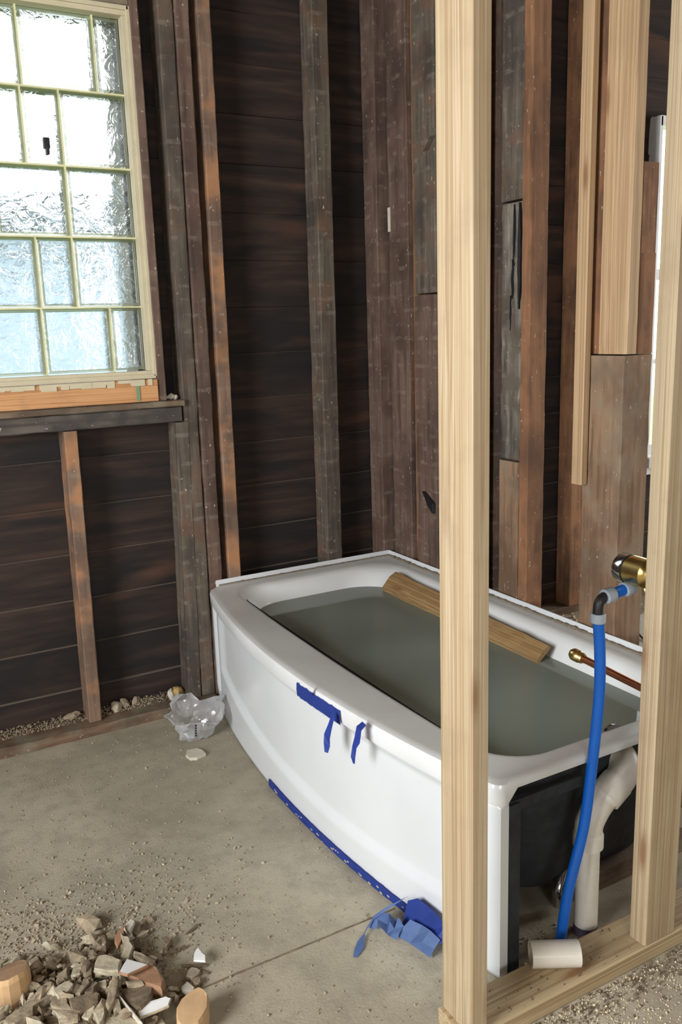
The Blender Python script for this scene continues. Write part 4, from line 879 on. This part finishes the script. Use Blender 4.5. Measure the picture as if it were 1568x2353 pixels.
 {"n": "rubble_piece", "p": [[-1.306, -1.1183], [-1.2811, -1.128], [-1.2781, -1.1463], [-1.2971, -1.1348]], "z": 0.024, "t": 0.012, "m": "mortar3", "l": "irregular broken piece of old mortar or plaster within the rubble heap", "c": "rubble", "g": "broken mortar pieces in the rubble heap", "tilt": [0.024, -0.112], "top": None, "j": 0.0015},
 {"n": "rubble_piece", "p": [[-1.3172, -1.2115], [-1.3093, -1.2287], [-1.2983, -1.2305], [-1.3084, -1.2415], [-1.3196, -1.2299]], "z": 0.022, "t": 0.012, "m": "mortar", "l": "irregular broken piece of old mortar or plaster within the rubble heap", "c": "rubble", "g": "broken mortar pieces in the rubble heap", "tilt": [-0.073, -0.022], "top": None, "j": 0.0015},
 {"n": "rubble_piece", "p": [[-1.3673, -1.2013], [-1.3418, -1.2142], [-1.3388, -1.226], [-1.3675, -1.2136]], "z": 0.052, "t": 0.01, "m": "mortar", "l": "irregular broken piece of old mortar or plaster within the rubble heap", "c": "rubble", "g": "broken mortar pieces in the rubble heap", "tilt": [0.027, -0.083], "top": None, "j": 0.0015},
 {"n": "rubble_piece", "p": [[-1.297, -1.0128], [-1.2893, -1.0237], [-1.2967, -1.0433], [-1.309, -1.0358]], "z": 0.02, "t": 0.012, "m": "mortar3", "l": "irregular broken piece of old mortar or plaster within the rubble heap", "c": "rubble", "g": "broken mortar pieces in the rubble heap", "tilt": [-0.11, 0.088], "top": None, "j": 0.0015},
 {"n": "rubble_piece", "p": [[-1.3151, -1.0645], [-1.3038, -1.0743], [-1.3065, -1.0899], [-1.3176, -1.0859]], "z": 0.022, "t": 0.012, "m": "mortar3", "l": "irregular broken piece of old mortar or plaster within the rubble heap", "c": "rubble", "g": "broken mortar pieces in the rubble heap", "tilt": [-0.045, 0.11], "top": None, "j": 0.0015},
 {"n": "rubble_piece", "p": [[-1.3368, -1.2855], [-1.3252, -1.2787], [-1.3257, -1.3103], [-1.3415, -1.3007]], "z": 0.02, "t": 0.014, "m": "mortar", "l": "irregular broken piece of old mortar or plaster within the rubble heap", "c": "rubble", "g": "broken mortar pieces in the rubble heap", "tilt": [0.095, -0.029], "top": None, "j": 0.0015},
 {"n": "rubble_piece", "p": [[-1.358, -1.2853], [-1.3392, -1.2853], [-1.3418, -1.3041], [-1.3599, -1.3021]], "z": 0.03, "t": 0.016, "m": "mortar3", "l": "irregular broken piece of old mortar or plaster within the rubble heap", "c": "rubble", "g": "broken mortar pieces in the rubble heap", "tilt": [-0.01, 0.005], "top": None, "j": 0.0015},
 {"n": "rubble_piece", "p": [[-1.4009, -1.2317], [-1.3901, -1.2383], [-1.3933, -1.262], [-1.407, -1.2674]], "z": 0.05, "t": 0.014, "m": "mortar2", "l": "irregular broken piece of old mortar or plaster within the rubble heap", "c": "rubble", "g": "broken mortar pieces in the rubble heap", "tilt": [0.035, 0.023], "top": None, "j": 0.0015}]
for r in RUB:
    slab(r['n'], r['p'], r['z'], r['t'], M[r['m']], tuple(r['tilt']), r.get('j', .0015), M[r['top']] if r.get('top') else None, r['l'], r['c'], r.get('g'))
# wooden offcuts
def block(name, poly, z0, z1, tilt, mat, top, label):
    bm = bmesh.new(); n = len(poly); cx = sum(p[0] for p in poly)/n; cy = sum(p[1] for p in poly)/n; L = []
    for f, z in ((.80, z0), (.97, z0+(z1-z0)*.22), (1.0, z0+(z1-z0)*.5), (.98, z0+(z1-z0)*.85), (.88, z1)):
        L.append([(cx+(x-cx)*f, cy+(y-cy)*f, z+(tilt[0]*(x-cx)+tilt[1]*(y-cy))*(z-z0)/(z1-z0)+random.uniform(-.001, .001)) for x, y in poly])
    loft(bm, L, True, True, True)
    o = bm_obj(name, bm, mat, origin=(cx, cy, z0)); tag(o, label, 'wood block')
    if top:
        o.data.materials.append(top); max(o.data.polygons, key=lambda f: f.center.z if len(f.vertices) > 5 else -9).material_index = 1
    return o
def ell(cx, cy, a, b, rot, n=18, j=.0): return [(cx+a*math.cos(t)*math.cos(rot)-b*math.sin(t)*math.sin(rot)+random.uniform(-j, j), cy+a*math.cos(t)*math.sin(rot)+b*math.sin(t)*math.cos(rot)+random.uniform(-j, j)) for t in [k*math.tau/n for k in range(n)]]
block('wood_block', ell(-1.5565, -1.0761, .036, .032, .4, 20, .0012), .002, .066, (.1, -.15), M['chunk'], M['chunk_top'], 'round orange wood block with a grey cut face at the left edge')
block('wood_block', ell(-1.2766, -1.3241, .042, .030, .9, 16, .0016), .001, .046, (.15, .1), M['chunk'], None, 'pale orange wood block at the bottom edge right of the heap')

# loose stones filling the heap
random.seed(21)
def heap_h(x, y):
    d = math.hypot((x+1.47)/.20, (y+1.20)/.17); return .05*max(0, 1-d*d*.55)
fills = []
for k in range(235):
    for _ in range(30):
        x = random.gauss(-1.45, .10); y = random.gauss(-1.16, .10)
        if -1.72 < x < -1.24 and y < -.93 and y > -1.42: break
    s_ = random.uniform(.015, .024) if k < 36 else (random.uniform(.006, .015) if k < 130 else random.uniform(.004, .009))
    zt = heap_h(x, y)*random.uniform(.3, .8)
    bm = bmesh.new(); rock(bm, (x, y, max(s_*.62, zt)), s_, (1.5, .85, .5), .30, 1 if k % 2 else 2)
    o = bm_obj('rubble_stone', bm, random.choice([M['mortar'], M['mortar2'], M['mortar3'], M['mortar']]), origin=(x, y, max(0, zt-s_*.6)))
    tag(o, 'small loose mortar stone in the rubble heap', 'rubble', 'small stones of the rubble heap')
# scattered fine grit, too fine to count
def scatter(name, n, fn, rmin, rmax, mat, label):
    bm = bmesh.new()
    for k in range(n):
        x, y, z = fn(); r = random.uniform(rmin, rmax)*(1 if random.random() < .9 else 1.7)
        g = bmesh.ops.create_cube(bm, size=1)['verts']
        rot = Matrix.Rotation(random.uniform(0, 6.28), 3, Vector((random.random()-.5, random.random()-.5, random.random()-.5)).normalized())
        for v in g: v.co = rot @ Vector((v.co.x*r*2.4*random.uniform(.6, 1), v.co.y*r*1.6*random.uniform(.6, 1), v.co.z*r*1.1)) + Vector((x, y, z+r*.5))
    tag(bm_obj(name, bm, mat, origin=(0, 0, 0)), label, 'debris', kind='stuff')
def f1():
    while True:
        x = random.gauss(-1.46, .16); y = random.gauss(-1.02, .13)
        if -2.1 < x < -.95 and -1.9 < y < -.3: return x, y, .0003
scatter('rubble_grit', 3400, f1, .0006, .0028, M['grit'], 'fine grit and crumbs spread around the rubble heap')
def f2():
    while True:
        x = random.uniform(-1.8, -.72); y = random.uniform(-1.53, -.06)
        if x < apx(y, .02)-.01: return x, y, .0003
scatter('floor_grit', 1700, f2, .0005, .0022, M['grit'], 'sparse grit on the concrete floor left of the tub')
def f3():
    x = random.uniform(-.75, .2); y = -1.645-abs(random.gauss(0, .09)); return x, y, .0003
scatter('sawdust', 2600, f3, .0004, .0016, M['sawdust'], 'pale sawdust and chips on the floor in front of the new plate')
scatter('plate_front_dirt', 1600, lambda: (random.uniform(-.75, .3), -1.643-abs(random.gauss(0, .035)), .0003), .0006, .0022, M['mortar3'], 'brown dirt swept against the front of the new plate')
def f4():
    x = random.uniform(-1.62, -.8); y = random.uniform(.03, .088); return x, y, .034+.012*max(0, (y-.03)/.06)*random.random()
scatter('cavity_dust', 2200, f4, .0007, .0024, M['mortar'], 'grey dust and crumbs lying on the old floor plate under the window')
def f5():
    x = random.uniform(.15, 1.3); y = random.uniform(-.8, -.0); return x, y, .0004
scatter('next_room_debris', 1200, f5, .002, .007, M['sawdust'], 'pale demolition crumbs on the floor beyond the old partition')
def f6():
    x = random.uniform(-.82, -.46); y = random.uniform(-1.635, -1.555); return x, y, .0382
scatter('plate_crumbs', 60, f6, .0005, .0016, M['mortar3'], 'tiny crumbs on the new floor plate')
def f7():
    x = random.uniform(-.70, -.50); y = random.uniform(-1.549, -1.46); return x, y, .0003
scatter('tub_end_crumbs', 120, f7, .001, .003, M['sawdust'], 'pale crumbs behind the new plate at the tub end')
for i, (x, y, s_, m, lb) in enumerate(((-.842, .052, .026, 'foam', 'yellowish foam lump on the old floor plate by the tub corner'), (-.868, .040, .018, 'plaster', 'pale chip leaning on the yellowish foam lump'),
        (-1.058, .050, .020, 'mortar2', 'pale broken mortar piece on the plate right of the short stud'), (-1.025, .064, .016, 'mortar', 'grey mortar piece on the plate next to the paler one'),
        (-.985, .070, .015, 'mortar', 'small grey mortar piece against the boards midway to the tub'), (-1.20, .060, .020, 'mortar', 'lump of grey mortar on the plate left of the short stud'),
        (-.80, .060, .020, 'mortar3', 'dark mortar crumb pile at the foot of the grey studs'))):
    bm = bmesh.new(); rock(bm, (x, y, .036+s_*.55), s_, (1.25, .9, .62), .22, 2); tag(bm_obj('wall_debris', bm, M[m], origin=(x, y, .036)), lb, 'rubble')
# things glimpsed in the next room
bm = bmesh.new(); box(bm, .45, 1.5, -.72, -.20, .0005, .012, .001)
tag(bm_obj('white_sheet_board', bm, M['debris_board'], origin=(1, -.5, 0)), 'white sheet lying on the floor of the next room', 'sheet')
bm = bmesh.new(); tube(bm, smoothpts([(1.13, -.10, .004), (1.06, -.2, .03), (1.0, -.30, .04), (.93, -.40, .02), (.90, -.5, .016)], 6), .004, 8)
tag(bm_obj('loose_cable', bm, M['rust'], origin=(1, -.3, .0), smooth=True), 'brown cable looping over the white sheet in the next room', 'cable')
bm = bmesh.new(); 
for i in range(40):
    pass
# expansion joint in the slab, filled with dirt
bm = bmesh.new(); V = []
for i in range(90):
    x = -2.4+1.62*i/89; w = .0022+.002*noise.noise((x*45, 0, 0)); yy = -1.240+.003*noise.noise((x*16, 3, 0))
    V.append([(x, yy-w, .0001), (x, yy-w*.3, .0022), (x, yy+w*.3, .0022), (x, yy+w, .0001)])
loft(bm, V, True, True, True)
tag(bm_obj('floor_crack', bm, plain('joint_dirt', srgb(112, 98, 78), .9, 0, .35, .5, 50), origin=(-1.6, -1.24, 0)), 'dirt-filled joint line crossing the concrete floor towards the tub', 'crack')
bpy.context.view_layer.update()
